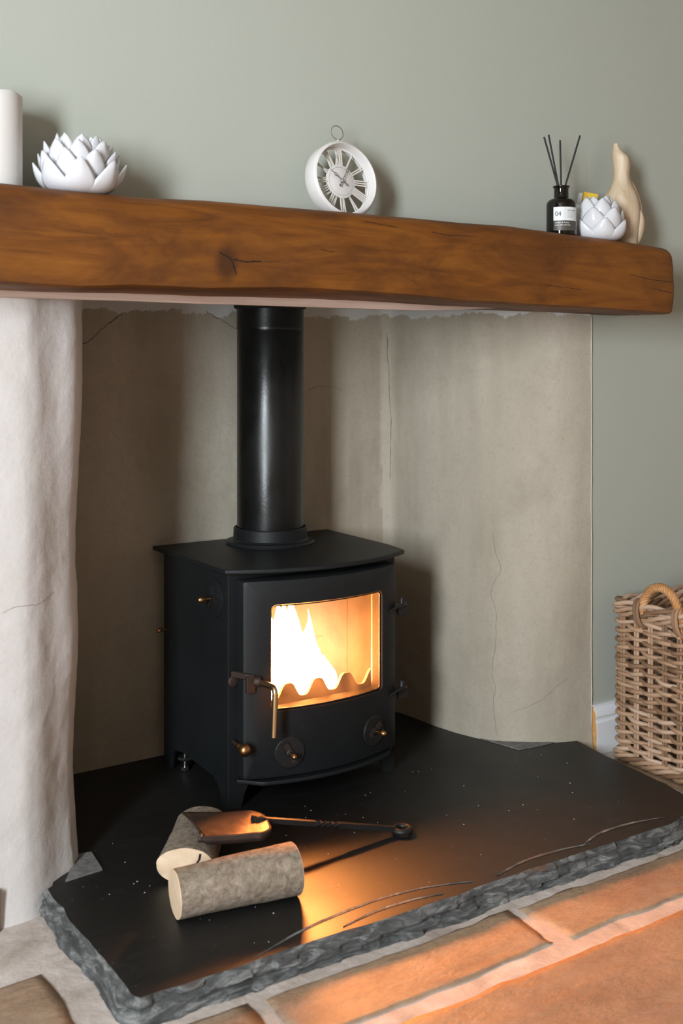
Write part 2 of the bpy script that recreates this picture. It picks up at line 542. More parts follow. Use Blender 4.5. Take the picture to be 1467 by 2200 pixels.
def row(y0, y1, joints):
    global sd
    for a, b in zip(joints[:-1], joints[1:]):
        flag(a + M_J, b - M_J, y0, y1, sd * 3.7); sd += 1
row(1.312, 1.432, [0.18, 0.792, 1.292, 1.80, 2.30, 2.80])          # cut row along the hearth
row(0.86, 1.272, [0.30, 0.90, 1.62, 2.16, 2.70, 3.18])
row(0.44, 0.834, [-0.15, 0.55, 1.18, 1.76, 2.30, 3.0])
row(0.02, 0.414, [-0.5, 0.22, 0.86, 1.5, 2.0, 2.6, 3.18])
row(1.46, 1.672, [-0.45, 0.10, 0.572])                              # left of the hearth
row(1.312, 1.432, [-0.45, 0.17])
row(0.86, 1.272, [-0.45, 0.28])
row(1.46, 1.85, [1.945, 2.5, 3.1])

# ------------------------------------------------------------------ plaster pier and recess
def sweep(name, prof, npts, z0, z1, nzr, mat, off, label):
    path = smooth_path([(a, b, 0) for a, b in prof], npts)
    rows = []
    for k in range(nzr + 1):
        z = z0 + (z1 - z0) * k / nzr
        r_ = []
        for i, p in enumerate(path):
            tg = path[min(i + 1, npts)] - path[max(i - 1, 0)]; tg.normalize()
            nrm = Vector((tg.y, -tg.x, 0))
            d = off(p.x, p.y, z, i / npts)
            q = p + nrm * d; q.z = z
            r_.append(q)
        rows.append(r_)
    return struct(G().grid(rows).build(name, mat, None, True, 60), label)

def lin_path(prof, n):
    """even resampling of a polyline"""
    P = [Vector((a, b, 0)) for a, b in prof]
    L = [0]
    for a, b in zip(P[:-1], P[1:]): L.append(L[-1] + (b - a).length)
    out = []
    for i in range(n + 1):
        s_ = L[-1] * i / n; k = 0
        while k < len(L) - 2 and L[k + 1] < s_: k += 1
        out.append(P[k].lerp(P[k + 1], (s_ - L[k]) / (L[k + 1] - L[k])))
    return out

pier_prof = [(0.28, 1.862), (0.46, 1.857), (0.57, 1.859), (0.615, 1.870), (0.66, 1.902), (0.700, 1.932), (0.722, 1.972), (0.728, 2.05), (0.732, 2.20), (0.735, 2.37)]
WAVE = [(0.0, 0.004), (0.10, 0.0), (0.22, -0.006), (0.33, -0.002), (0.42, 0.003), (0.50, 0.004), (0.56, 0.001), (0.64, -0.002), (0.72, 0.003), (0.80, 0.006), (0.90, 0.012), (1.08, 0.014)]
def pier_off(x, y, z, s):
    d = 0.0032 * fbm(x * 4, y * 4, z * 2.6) + 0.0012 * fbm(x * 25, y * 25, z * 25)
    k = min(1.0, max(0.0, (x - 0.625) / 0.075)); k = k * k * (3 - 2 * k)
    d += k * smooth_tab(WAVE, z)
    d += 0.014 * max(0, (0.16 - z) / 0.16) ** 2 * (1 if x < 0.7 else 0.2)
    return d
sweep('wall_pier', pier_prof, 70, 0.0, 1.079, 90, 'plaster_pier_lit', pier_off, 'whitish uneven plaster pier with rounded corner left of the stove')

niche_prof = [(0.732, 2.345), (0.745, 2.358), (0.80, 2.360), (1.25, 2.360), (1.64, 2.360), (1.682, 2.357), (1.699, 2.340), (1.706, 2.27), (1.713, 2.19), (1.730, 2.10), (1.754, 2.028), (1.80, 1.98), (1.857, 1.94), (1.91, 1.916), (1.968, 1.906)]
def niche_off(x, y, z, s):
    k = min(1.0, (1.968 - x) / 0.06) if x > 1.9 else 1.0
    d = (0.004 * fbm(x * 4, y * 4, z * 3) + 0.0012 * fbm(x * 22, y * 22, z * 22)) * k
    d += 0.012 * max(0, (0.10 - z) / 0.10) ** 2 * (1 if x > 1.75 else 0.3)
    return d
NP = lin_path([tuple(p[:2]) for p in smooth_path([(a, b, 0) for a, b in niche_prof], 140)], 150)
rows = []
for k in range(91):
    z = 1.079 * k / 90; r_ = []
    for i, p in enumerate(NP):
        tg = NP[min(i + 1, 150)] - NP[max(i - 1, 0)]; tg.normalize()
        q = p + Vector((tg.y, -tg.x, 0)) * niche_off(p.x, p.y, z, 0); q.z = z
        r_.append(q)
    rows.append(r_)
niche = struct(G().grid(rows).build('wall_niche', 'plaster_niche', None, True, 60), 'stained beige plaster lining of the fireplace recess')
pier = bpy.data.objects['wall_pier']

def bvh(o):
    me = o.data
    return BVHTree.FromPolygons([v.co.copy() for v in me.vertices], [tuple(p.vertices) for p in me.polygons])
def crack(host, tree, pts, w, mat, jag=0.004, name='crack', lift=0.0006):
    """thin open fissure following the surface of its host"""
    P = smooth_path(pts, len(pts) * 5)
    rng = random.Random(len(pts) * 7 + int(pts[0][2] * 1000))
    out = []
    for i, p in enumerate(P):
        p = p + Vector((rng.uniform(-1, 1), 0, rng.uniform(-1, 1))) * jag * 0.5
        loc, nr, _, _ = tree.find_nearest(p)
        if nr.y > 0 and abs(nr.y) > abs(nr.x): nr = -nr
        if nr.dot(Vector((0, 0, 0.94)) - loc) < 0: nr = -nr
        out.append((loc, nr))
    L = []; Rr = []
    n = len(out)
    for i, (p, nr) in enumerate(out):
        tg = out[min(i + 1, n - 1)][0] - out[max(i - 1, 0)][0]
        side = tg.cross(nr).normalized()
        ww = w * (0.45 + 0.55 * abs(nz(i * 0.7, w * 900, 3)) * 2) * (0.35 if i in (0, n - 1) else 1)
        L.append(p + side * ww * 0.5 + nr * lift); Rr.append(p - side * ww * 0.5 + nr * lift)
    return G().grid([L, Rr]).build(name, mat, host)
TN = bvh(niche); TP = bvh(pier)
for pts, w, mt in (
    ([(1.761,2.02,.545),(1.765,2.016,.49),(1.773,2.008,.456),(1.757,2.025,.40),(1.765,2.016,.359),(1.766,2.016,.293),(1.76,2.022,.215),(1.765,2.016,.172),(1.761,2.02,.15),(1.767,2.014,.063)], 0.0009, 'crack_dark'),
    ([(1.792,1.989,.12),(1.821,1.965,.135),(1.852,1.943,.154),(1.872,1.933,.175),(1.903,1.918,.201)], 0.0009, 'crack_dark'),
    ([(1.691,2.354,1.018),(1.695,2.35,.916),(1.696,2.349,.844),(1.699,2.346,.791),(1.698,2.347,.725),(1.698,2.347,.641)], 0.0022, 'crack_dark'),
    ([(.875,2.36,.978),(.904,2.36,.996),(.92,2.36,1.012),(.947,2.36,1.033),(.975,2.36,1.052)], 0.0020, 'wood_crack'),
    ([(1.176,2.36,1.061),(1.224,2.36,1.038),(1.255,2.36,1.022)], 0.0016, 'wood_crack'),
    ([(1.449,2.36,.866),(1.482,2.36,.882),(1.537,2.36,.879),(1.558,2.36,.87)], 0.0010, 'crack_dark')):
    crack(niche, TN, pts, w, mt)
crack(pier, TP, [(.554,1.861,.527),(.582,1.869,.534),(.617,1.879,.532),(.637,1.892,.537),(.658,1.904,.545)], 0.0012, 'crack_pale', 0.003)
# lumpy line where plaster meets paint
g = G()
rows = []
for k in range(61):
    z = 0.02 + 1.03 * k / 60
    w = 0.0018 + 0.0012 * abs(nz(z * 30, 4)); xx = 1.9672 + 0.0022 * nz(z * 9, 2)
    rows.append([(xx - w, 1.9085, z), (xx, 1.9045 - 0.001 * nz(z * 22), z), (xx + w, 1.9095, z)])
g.grid(rows).build('paint_ridge', 'paint_ridge', niche)

# skirting boards
prof = [(0, 0), (0.018, 0), (0.018, 0.078), (0.0145, 0.083), (0.0145, 0.088), (0.017, 0.092), (0.016, 0.100), (0.010, 0.108), (0.007, 0.112), (0.007, 0.118), (0, 0.118)]
g = G(); g.prism([(1.972, WY - a, FZ - 0.006 + b) for a, b in prof], (1.22, 0, 0))
bb = struct(g.build('baseboard_right', 'gloss_white', None, True, 30), 'white moulded skirting board with a raw sawn end beside the basket')
G().prism([(1.9712, WY - a * 0.9 - 0.0004, FZ - 0.005 + b * 0.97) for a, b in prof], (0.0007, 0, 0)).build('sawn_end', 'bare_wood', bb, False)['label'] = 'raw ochre sawn end'
bl = struct(G().box((-1.0, 1.838, 0.008), (0.546, 1.853, 0.080)).build('baseboard_left', 'dark_skirting', None, False), 'low brown skirting at the far left pier edge')

# pale sawn board fixed under the beam, in front of the recess top
g = G(); rows = []
for i in range(41):
    x = -0.20 + 1.83 * i / 40
    zt = 1.0645
    zb = 1.0480 + 0.001 * nz(x * 6, 3)
    if x > 1.42: zb += (x - 1.42) / 0.21 * 0.011
    rows.append([(x, 1.843, zb), (x, 1.843, zt), (x, 1.858, zt), (x, 1.858, zb)])
g.grid(rows, True, True)
struct(g.build('trim_1', 'sawn_board', None, True, 30), 'pale sawn timber strip under the beam across the recess')

# ------------------------------------------------------------------ hearth slab
hearth = thing('hearth_slab', (1.25, 1.9, FZ), 'polished black slate hearth slab with chipped riven edges under the stove', 'hearth')
g = G()
outline = []
def edge_y(x): return 1.470 + 0.006 * fbm(x * 5, 2.2) + 0.0035 * nz(x * 17, 8) + 0.010 * max(0, nz(x * 2.6 + 1.3, 5.5)) + max(0, (x - 1.72)) * 0.2
def edge_x(y): return 0.632 + 0.006 * fbm(y * 7, 4.4) + 0.004 * nz(y * 21, 3)
front = [(x_, edge_y(x_)) for x_ in [0.634 + (1.852 - 0.634) * i / 90 for i in range(91)]]
right = [(1.866, 1.545), (1.880, 1.60), (1.893, 1.70), (1.905, 1.80), (1.915, 1.86)]
niche_r = [(p.x - 0.002, p.y + 0.004) for p in reversed(NP[int(150 * 0.58):]) if p.x < 1.94]
niche_r = [q for q in niche_r if q[0] < 1.925][::4]
back = [(1.685, 2.352), (0.745, 2.352)]
left = [(0.738, 2.10), (0.722, 1.962), (0.700, 1.928), (0.655, 1.895), (0.645, 1.872)]
leftedge = [(edge_x(y_), y_) for y_ in [1.865 - (1.865 - 1.485) * i / 40 for i in range(41)]]
top = front + right + niche_r + back + left + leftedge
bm = bmesh.new()
vs = [bm.verts.new((a, b, HZ)) for a, b in top]
fc = bm.faces.new(vs)
bmesh.ops.triangulate(bm, faces=[fc])
me = bpy.data.meshes.new('slab_top'); bm.to_mesh(me); bm.free()
me.materials.append(M['slate_top'])
if me.polygons[0].normal.z < 0: me.flip_normals()
so = bpy.data.objects.new('slab_top', me); COL.objects.link(so)
so.parent = hearth; so.matrix_parent_inverse = Matrix.Translation(-hearth.location)
# riven edge: rows of flaked layers from the top edge down to the floor
loop = leftedge + front + right
def riven(loop):
    rows = []
    m = 11
    n = len(loop)
    for k in range(m + 1):
        tz = k / m; r_ = []
        for i, (x, y) in enumerate(loop):
            a = Vector((*loop[max(i - 1, 0)], 0)); b = Vector((*loop[min(i + 1, n - 1)], 0))
            tg = (b - a).normalized(); nr = Vector((tg.y, -tg.x, 0))
            z = HZ - (HZ - FZ + 0.004) * tz
            shelf = 0.014 * math.sqrt(tz)
            w = 0.0 if k == 0 else 1.0
            d = shelf + w * (0.006 * fbm(x * 9 + tz, y * 9, tz * 3.0) + 0.0045 * noise.cell(Vector((x * 26, y * 26, tz * 5))) + 0.003 * fbm(x * 40, y * 40, tz * 11))
            jz = w * (0.0035 * fbm(x * 13, y * 13, 7 + tz * 2)) * (1 - tz)
            q = Vector((x, y, z + min(jz, 0.0))) + nr * d
            r_.append(q)
        rows.append(r_)
    return rows
def resample(loop, step):
    P = [Vector((a, b, 0)) for a, b in loop]; out = [loop[0]]; acc = 0
    for a, b in zip(P[:-1], P[1:]):
        L = (b - a).length; kk = max(1, int(L / step))
        for i in range(1, kk + 1):
            q = a.lerp(b, i / kk); out.append((q.x, q.y))
    return out
G().grid(riven(resample(loop, 0.0055))).build('riven_edge', 'slate_riven', hearth, True, 28)['label'] = 'grey riven chipped edge'
# flaked ledges where layers broke off along the front
def ledge(pts, wd, zz):
    P = smooth_path([(a, b, zz) for a, b in pts], 30)
    rows = [[p for p in P], [p + Vector((0, 0, 0.0016)) for p in P], [p + Vector((0.002, -wd * math.sin(PI * i / 30) - 0.0008, 0.0006)) for i, p in enumerate(P)]]
    return G().grid(rows).build('flaked_ridge', 'slate_riven', hearth)
ledge([(0.82, 1.478), (0.93, 1.512), (1.06, 1.528), (1.16, 1.520), (1.25, 1.490)], 0.0042, HZ)
ledge([(0.98, 1.482), (1.05, 1.497), (1.12, 1.496), (1.18, 1.483)], 0.0042, HZ)
ledge([(1.30, 1.484), (1.38, 1.502), (1.46, 1.500), (1.53, 1.487)], 0.0042, HZ)
ledge([(1.52, 1.492), (1.58, 1.512), (1.66, 1.512), (1.74, 1.494)], 0.0042, HZ)
# loose and set slate fragments
g = G().prism([(0.668, 1.872, HZ + 0.0002), (0.737, 1.880, HZ + 0.0002), (0.746, 1.955, HZ + 0.0002), (0.722, 1.960, HZ + 0.0002), (0.700, 1.925, HZ + 0.0002)], (0, 0, 0.004))
tag(g.build('slate_chip', 'slate_patch', None, False), 'small triangular grey slate chip lying against the white plaster pier', 'stone chip')
g = G().prism([(1.742, 2.050, HZ + 0.0002), (1.766, 1.938, HZ + 0.0002), (1.82, 1.930, HZ + 0.0002), (1.868, 1.930, HZ + 0.0002), (1.81, 1.975, HZ + 0.0002)], (0, 0, 0.002))
tag(g.build('slate_chip', 'slate_patch', None, False), 'grey slate sliver set against the foot of the right recess wall', 'stone chip')

# ------------------------------------------------------------------ oak mantel beam
BT = [(-0.6, 1.222), (0.52, 1.219), (0.647, 1.216), (0.752, 1.215), (0.881, 1.220), (1.02, 1.220), (1.176, 1.221), (1.335, 1.221), (1.452, 1.220), (1.576, 1.222), (1.681, 1.218), (1.849, 1.213), (1.968, 1.208), (2.062, 1.202)]
BB = [(-0.6, 1.066), (0.517, 1.066), (0.643, 1.065), (0.747, 1.071), (0.876, 1.070), (1.014, 1.076), (1.164, 1.077), (1.327, 1.073), (1.444, 1.067), (1.567, 1.066), (1.699, 1.063), (1.838, 1.062), (1.987, 1.058), (2.066, 1.057)]
def beam_section(x, k=1.0):
    """closed loop (y,z) around the beam; k shrinks it towards the end cap"""
    zt = lerp_tab(BT, x); zb = lerp_tab(BB, x)
    yf = 1.742; yb = WY - 0.001
    pts = []
    up = zt + 0.004
    # along the top, front rounding, face, lower arris, underside
    def add(y, z): pts.append((y, z))
    for i in range(7): add(yb + (yf + 0.034 - yb) * i / 6, up + 0.002 * math.sin(i))
    for i in range(1, 7):
        a = PI / 2 * i / 6; add(yf + 0.034 - 0.030 * math.sin(a), up - 0.026 + 0.026 * math.cos(a))
    for i in range(1, 13):
        t_ = i / 12; add(yf + 0.004 - 0.006 * math.sin(PI * t_), (up - 0.026) + (zb + 0.006 - up + 0.026) * t_)
    add(yf + 0.004, zb); add(yf + 0.012, zb - 0.004)
    for i in range(1, 9): add(yf + 0.012 + (yb - yf - 0.012) * i / 8, zb - 0.005 + (1.0595 - zb + 0.003) * (i / 8) * (1 if zb > 1.06 else 0.5))
    cy = (yf + yb) / 2; cz = (zt + zb) / 2
    out = []
    for y, z in pts:
        if k < 1:
            z = cz + (z - cz) * (0.35 + 0.65 * k); y = yb - (yb - y) * (0.55 + 0.45 * k)
        if y < yb - 0.004:
            f = min(1, (yb - y) / 0.03)
            y += f * (0.0035 * fbm(x * 3, z * 9, 1.0) + 0.0011 * fbm(x * 14, z * 40, 6))
            if z < 1.2: z += f * 0.0012 * fbm(x * 9, y * 30, 3)
        out.append((x, y, z))
    return out
XE = 2.070
xs = [-0.55 + (XE - 0.012 + 0.55) * i / 190 for i in range(191)]
rows = [beam_section(x) for x in xs]
for dxx, k in ((0.007, 0.97), (0.010, 0.93), (0.012, 0.86), (0.013, 0.6)):
    rows.append([(x + 0.003 * nz(y * 30, z * 30), y, z) for x, y, z in beam_section(XE - 0.012 + dxx, k)])
beam = G().grid(rows, True, True).build('mantel_beam', 'oak', None, True, 50)
tag(beam, 'thick rough-hewn brown oak mantel beam on the green wall', 'mantel')
TB = bvh(beam)
crack(beam, TB, [(.895,1.74,1.132),(.907,1.74,1.126),(.918,1.74,1.120),(.924,1.74,1.107),(.929,1.74,1.094)], 0.0030, 'wood_crack', 0.0)
crack(beam, TB, [(.922,1.74,1.120),(.941,1.74,1.118),(.952,1.74,1.117),(.962,1.74,1.119),(.978,1.74,1.119)], 0.0030, 'wood_crack', 0.001)
crack(beam, TB, [(.978,1.74,1.119),(.995,1.74,1.120),(1.014,1.74,1.122)], 0.0010, 'wood_crack', 0.001)
for pts in ([(1.658,1.74,1.104),(1.726,1.74,1.101),(1.767,1.74,1.096)], [(1.912,1.74,1.137),(1.987,1.74,1.129),(2.060,1.74,1.126)], [(1.985,1.74,1.110),(2.03,1.74,1.104),(2.058,1.74,1.101)],
            [(1.36,1.745,1.196),(1.41,1.745,1.193),(1.47,1.745,1.195)], [(1.20,1.745,1.206),(1.24,1.745,1.204),(1.28,1.745,1.200)], [(1.10,1.74,1.148),(1.115,1.74,1.146),(1.13,1.74,1.145)]):
    crack(beam, TB, pts, 0.0016, 'wood_crack', 0.0015)
BEAMTOP = 1.2255
def shelf_z(x, y):
    h = TB.ray_cast(Vector((x, y, 1.5)), Vector((0, 0, -1)))
    return h[0].z if h[0] else 1.225

# ------------------------------------------------------------------ wood stove
X0, X1, YB, YF = 1.045, 1.455, 2.30, 1.995
XM = 1.25
stove = thing('wood_stove', (XM, 2.15, HZ), 'small matte black wood burning stove with lit glass door', 'stove')
SB = 'stove_black'
def yfront(x, e=0.0): return 1.968 - 0.043 * (1 - ((x - XM) / 0.19) ** 2) + e
side = [(YF, HZ), (2.020, HZ), (2.028, 0.072), (2.040, 0.088), (2.062, 0.099), (2.20, 0.104), (2.243, 0.100), (2.256, 0.085), (2.264, HZ), (YB, HZ), (YB, 0.522), (YF, 0.522)]
for xa in (X0, X1 - 0.008):
    G().prism([(xa, y, z) for y, z in side], (0.008, 0, 0)).build('side_panel', SB, stove, False, bevel=0.0015)
G().box((X0 + 0.008, YB - 0.008, 0.09), (X1 - 0.008, YB, 0.522)).build('back_panel', SB, stove, False)
g = G()
fp = [(X0 + 0.002, HZ), (X0 + 0.030, HZ), (X0 + 0.036, 0.075), (X0 + 0.048, 0.098), (X0 + 0.07, 0.106), (X1 - 0.07, 0.106), (X1 - 0.048, 0.098), (X1 - 0.036, 0.075), (X1 - 0.030, HZ), (X1 - 0.002, HZ), (X1 - 0.002, 0.236), (X0 + 0.002, 0.236)]
g.prism([(x, YF - 0.001, z) for x, z in fp], (0, 0.008, 0))
g.box((X0 + 0.002, YF - 0.001, 0.236), (1.108, YF + 0.007, 0.47)); g.box((1.397, YF - 0.001, 0.236), (X1 - 0.002, YF + 0.007, 0.47))
g.box((X0 + 0.002, YF - 0.001, 0.47), (X1 - 0.002, YF + 0.007, 0.522))
g.build('front_frame', SB, stove, False)
G().box((X0 + 0.008, YF + 0.008, 0.135), (X1 - 0.008, YB - 0.008, 0.142)).build('base_plate', SB, stove, False)
# bowed top plate
tp = [(1.034, 2.338), (1.500, 2.338), (1.490, 2.06), (1.478, 2.000)]
for i in range(21):
    x = 1.474 - (1.474 - 1.033) * i / 20
    tp.append((x, 1.984 - 0.064 * (1 - ((x - 1.2535) / 0.2205) ** 2)))
tp += [(1.031, 2.0)]
G().prism([(x, y, 0.5215) for x, y in tp], (0, 0, 0.0095)).build('top_plate', SB, stove, False, bevel=0.003, seg=3)
# flue collar on the top plate
FC = (1.279, 2.235)
g = G().lathe([(0.060, 0.5305), (0.1005, 0.5305), (0.1015, 0.534), (0.098, 0.5385), (0.0875, 0.5395), (0.0840, 0.543), (0.0835, 0.566), (0.0815, 0.5685), (0.0785, 0.5685), (0.0785, 0.540), (0.060, 0.540)], (*FC, 0), 64)
g.build('flue_collar', SB, stove, True, 35)

# door: bowed plate with a rounded window opening
def rrect(x0, x1, z0, z1, r_, per=24):
    pts = []
    for cx, cz, a0 in ((x1 - r_, z1 - r_, 0), (x0 + r_, z1 - r_, PI / 2), (x0 + r_, z0 + r_, PI), (x1 - r_, z0 + r_, 1.5 * PI)):
        arc = [(cx + r_ * math.cos(a0 + PI / 2 * i / 6), cz + r_ * math.sin(a0 + PI / 2 * i / 6)) for i in range(7)]
        pts += arc
        # straight run to the next corner is filled below
        pts.append(None)
    out = []
    n = len(pts)
    for i, p in enumerate(pts):
        if p is not None: out.append(p)
        else:
            a = pts[i - 1]; b = pts[(i + 1) % n]
            for k in range(1, per): out.append((a[0] + (b[0] - a[0]) * k / per, a[1] + (b[1] - a[1]) * k / per))
    return out
DO = (1.063, 1.438, 0.113, 0.508); WI = (1.117, 1.388, 0.247, 0.457)
def ring(rect, r_, e): return [Vector((x, yfront(x, e), z)) for x, z in rrect(*rect, r_)]
def back_ring(rect, r_, y): return [Vector((x, y, z)) for x, z in rrect(*rect, r_)]
def grow(q, d): return (q[0] - d, q[1] + d, q[2] - d, q[3] + d)
rows = [back_ring(DO, 0.006, 1.9935), ring(DO, 0.006, 0.007), ring(grow(DO, -0.002), 0.006, 0.002), ring(grow(DO, -0.007), 0.005, 0.0),
        ring(grow(WI, 0.020), 0.018, 0.0), ring(grow(WI, 0.002), 0.012, 0.0), ring(WI, 0.011, 0.002), ring(grow(WI, -0.001), 0.010, 0.013), ring(grow(WI, 0.006), 0.010, 0.0135), back_ring(grow(WI, 0.006), 0.010, 1.9935)]
door = G().grid(rows[:7], True).build('door', SB, stove, True, 30)
G().grid(rows[6:], True).build('dimmed_door_edge', 'fire_brick', door, True, 30)['label'] = 'inner edge of the opening, coloured dark to dim the firelight'  # door edge given a darker colour to hold down its firelit glare
# glass pane, bowed with the door
n = 24
rows = []
for e in (0.0095, 0.0125):
    rows.append([[Vector((WI[0] - 0.004 + (WI[1] - WI[0] + 0.008) * i / n, 0, z)) for z in (WI[2] - 0.004, WI[3] + 0.004)] for i in range(n + 1)])
g = G()
fr = [[Vector((p.x, yfront(p.x, 0.0115), p.z)) for p in c] for c in rows[0]]
g.grid(fr)
g.build('glass', 'stove_glass', door, True)['label'] = 'soot-hazed glass pane'
# gasket bead inside the opening
g = G().tube([Vector((x, yfront(x, 0.0075), z)) for x, z in rrect(*grow(WI, -0.0018), 0.009)], 0.0017, 8, True)
g.build('gasket', 'iron', door)
# ledge under the door
g = G(); rows = []
for i in range(33):
    x = 1.0605 + (1.4415 - 1.0605) * i / 32
    yo = yfront(min(max(x, DO[0]), DO[1]), -0.007)
    if i < 3: yo += (3 - i) * 0.009
    if i > 29: yo += (i - 29) * 0.009
    rows.append([(x, yo, 0.1035), (x, yo - 0.001, 0.107), (x, yo, 0.1105), (x, 1.996, 0.1105), (x, 1.996, 0.1035)])
g.grid(rows, True, True); g.build('ash_ledge', SB, stove, True, 35)
# air dials with brass knobs
def brass_knob(c, ax, parent, s=1.0, name='knob'):
    k = G().lathe([(0.0025*s, 0), (0.0025*s, 0.012*s), (0.0042*s, 0.0125*s), (0.0046*s, 0.016*s), (0.0058*s, 0.018*s), (0.0064*s, 0.021*s), (0.0058*s, 0.025*s), (0.004*s, 0.028*s), (0.0015*s, 0.030*s)], c, 18, ax).build(name, 'brass', parent, True, 50)
    k['label'] = 'brass acorn knob'; return k
for cx, cz, rot in ((1.153, 0.162, -62), (1.358, 0.168, 38)):
    y0 = yfront(cx, 0.0); sl = 2 * 0.043 * (cx - XM) / 0.19 ** 2
    ax = Vector((sl, -1, 0)).normalized()
    c = Vector((cx, y0 + 0.001, cz))
    dial = G().lathe([(0.031, -0.002), (0.0315, 0.0025), (0.030, 0.004), (0.0285, 0.0042), (0.0282, 0.0034), (0.001, 0.0034)], c, 48, ax).build('air_dial', 'iron', door, True, 35)
    u = Vector((math.cos(R(rot)), 0, math.sin(R(rot)))); w = ax.cross(u)
    for sgn in (1, -1):
        a = c + ax * 0.003 + u * sgn * 0.007
        pts = [a + w * 0.0055, a + u * sgn * 0.015 + w * 0.0055, a + u * sgn * 0.015 - w * 0.0055, a - w * 0.0055]
        G().prism(pts, ax * 0.0035).build('dial_vane', 'rust_iron', door, False)
    G().lathe([(0.008, 0.003), (0.008, 0.006), (0.006, 0.0075), (0.003, 0.008)], c, 20, ax).build('washer', 'iron', door)
    brass_knob(c + ax * 0.006, ax, door, 1.0)
# riddling knob at the lower left of the front
G().tube([(1.055, 1.996, 0.186), (1.055, 1.962, 0.184)], 0.0036, 12).build('knob_stem', 'rust_iron', stove)
kb = G().lathe([(0.005, 0), (0.0072, 0.003), (0.0072, 0.006), (0.0052, 0.0095), (0.0075, 0.012), (0.0115, 0.017), (0.0128, 0.023), (0.0118, 0.029), (0.008, 0.034), (0.002, 0.036)], (1.055, 1.968, 0.184), 28, (0, -1, -0.06)).build('ball_knob', 'brass', stove, True, 60)
kb['label'] = 'brass ball knob'
# door latch and handle
G().lathe([(0.011, 0), (0.011, 0.005), (0.009, 0.0065), (0.004, 0.007)], (1.0545, 1.9945, 0.306), 24, (0, -1, 0)).build('latch_bolt', 'rust_iron', stove)
g = G().prism([(1.049, 1.992, 0.327), (1.066, 1.957, 0.327), (1.082, 1.950, 0.323), (1.082, 1.962, 0.323), (1.070, 1.968, 0.327), (1.060, 1.993, 0.327)], (0, 0, -0.012))
g.box((1.064, 1.950, 0.288), (1.083, 1.960, 0.322))
latch = g.build('latch', 'rust_iron', stove, False, bevel=0.002)
G().lathe([(0.0095, 0), (0.0105, 0.003), (0.0105, 0.011), (0.0085, 0.014)], (1.083, 1.955, 0.310), 24, (0.75, -0.66, 0)).build('latch_collar', 'rust_iron', stove)
hp = [Vector((1.088, 1.950, 0.310)).lerp(Vector((1.099, 1.914, 0.3075)), i / 8) for i in range(9)]
hp += [Vector((1.0995, 1.914 - 0.012 * math.sin(PI / 2 * i / 10), 0.2955 + 0.012 * math.cos(PI / 2 * i / 10))) for i in range(1, 11)]
hp += [Vector((1.0995 - 0.003 * i / 8, 1.902, 0.2955 - 0.0835 * i / 8)) for i in range(1, 9)]
hd = G().tube(hp, [0.0060] * len(hp), 16).build('door_handle', 'pale_brass', stove)
hd['label'] = 'polished brass rod handle'
# hinges
for cz in (0.407, 0.226):
    g = G().prism([(1.412, yfront(1.412) - 0.001, cz + 0.004), (1.437, 1.955, cz + 0.014), (1.462, 1.965, cz + 0.014), (1.474, 1.975, cz + 0.010), (1.474, 1.987, cz + 0.010), (1.438, 1.985, cz + 0.006)], (0, 0, -0.007))
    g.build('hinge', 'iron', stove, False, bevel=0.0015)
    G().prism([(1.447, 1.972, cz + 0.003), (1.474, 1.972, cz + 0.003), (1.476, 1.972, cz - 0.008), (1.468, 1.972, cz - 0.018), (1.452, 1.972, cz - 0.016)], (0, 0.010, 0)).build('hinge_lug', 'iron', stove, False, bevel=0.0015)
    G().lathe([(0.0055, -0.004), (0.0055, 0.020), (0.004, 0.022)], (1.461, 1.977, cz), 16).build('hinge_pin', 'iron', stove)
# dial on the left side
c = Vector((X0, 2.055, 0.462)); ax = Vector((-1, 0, 0))
G().lathe([(0.040, -0.001), (0.040, 0.002), (0.0385, 0.003), (0.001, 0.003)], c, 48, ax).build('side_dial', SB, stove, True, 35)
for a in (70, 190, 310):
    u = Vector((0, math.cos(R(a)), math.sin(R(a)))); w = ax.cross(u); q = c + ax * 0.003 + u * 0.006
    G().prism([q + w * 0.005, q + u * 0.018 + w * 0.005, q + u * 0.018 - w * 0.005, q - w * 0.005], ax * 0.003).build('dial_vane', 'iron', stove, False)
brass_knob(c + ax * 0.006, ax, stove, 1.05)
brass_knob(Vector((X0 + 0.002, 2.288, 0.352)), ax, stove, 0.85)
G().tube([(1.0445, 2.262, 0.336), (1.0437, 2.262, 0.322)], 0.0012, 6).build('weld_scratch', 'iron', stove)
# levelling bolt seen through the rear cut-out
G().lathe([(0.0035, 0), (0.0035, 0.075)], (1.068, 2.24, HZ + 0.001), 12).build('levelling_bolt', 'steel', stove)
G().lathe([(0.009, 0), (0.009, 0.007)], (1.068, 2.24, HZ + 0.003), 6).build('levelling_nut', 'steel', stove, False)
G().lathe([(0.016, 0), (0.017, 0.003), (0.016, 0.006)], (1.068, 2.24, HZ + 0.026), 6).build('levelling_washer', 'iron', stove, False)
# rear and front right feet under the base
for x, y in ((1.43, 2.27),):
    G().lathe([(0.012, 0), (0.009, 0.01), (0.008, 0.085)], (x, y, HZ), 14).build('foot', SB, stove)
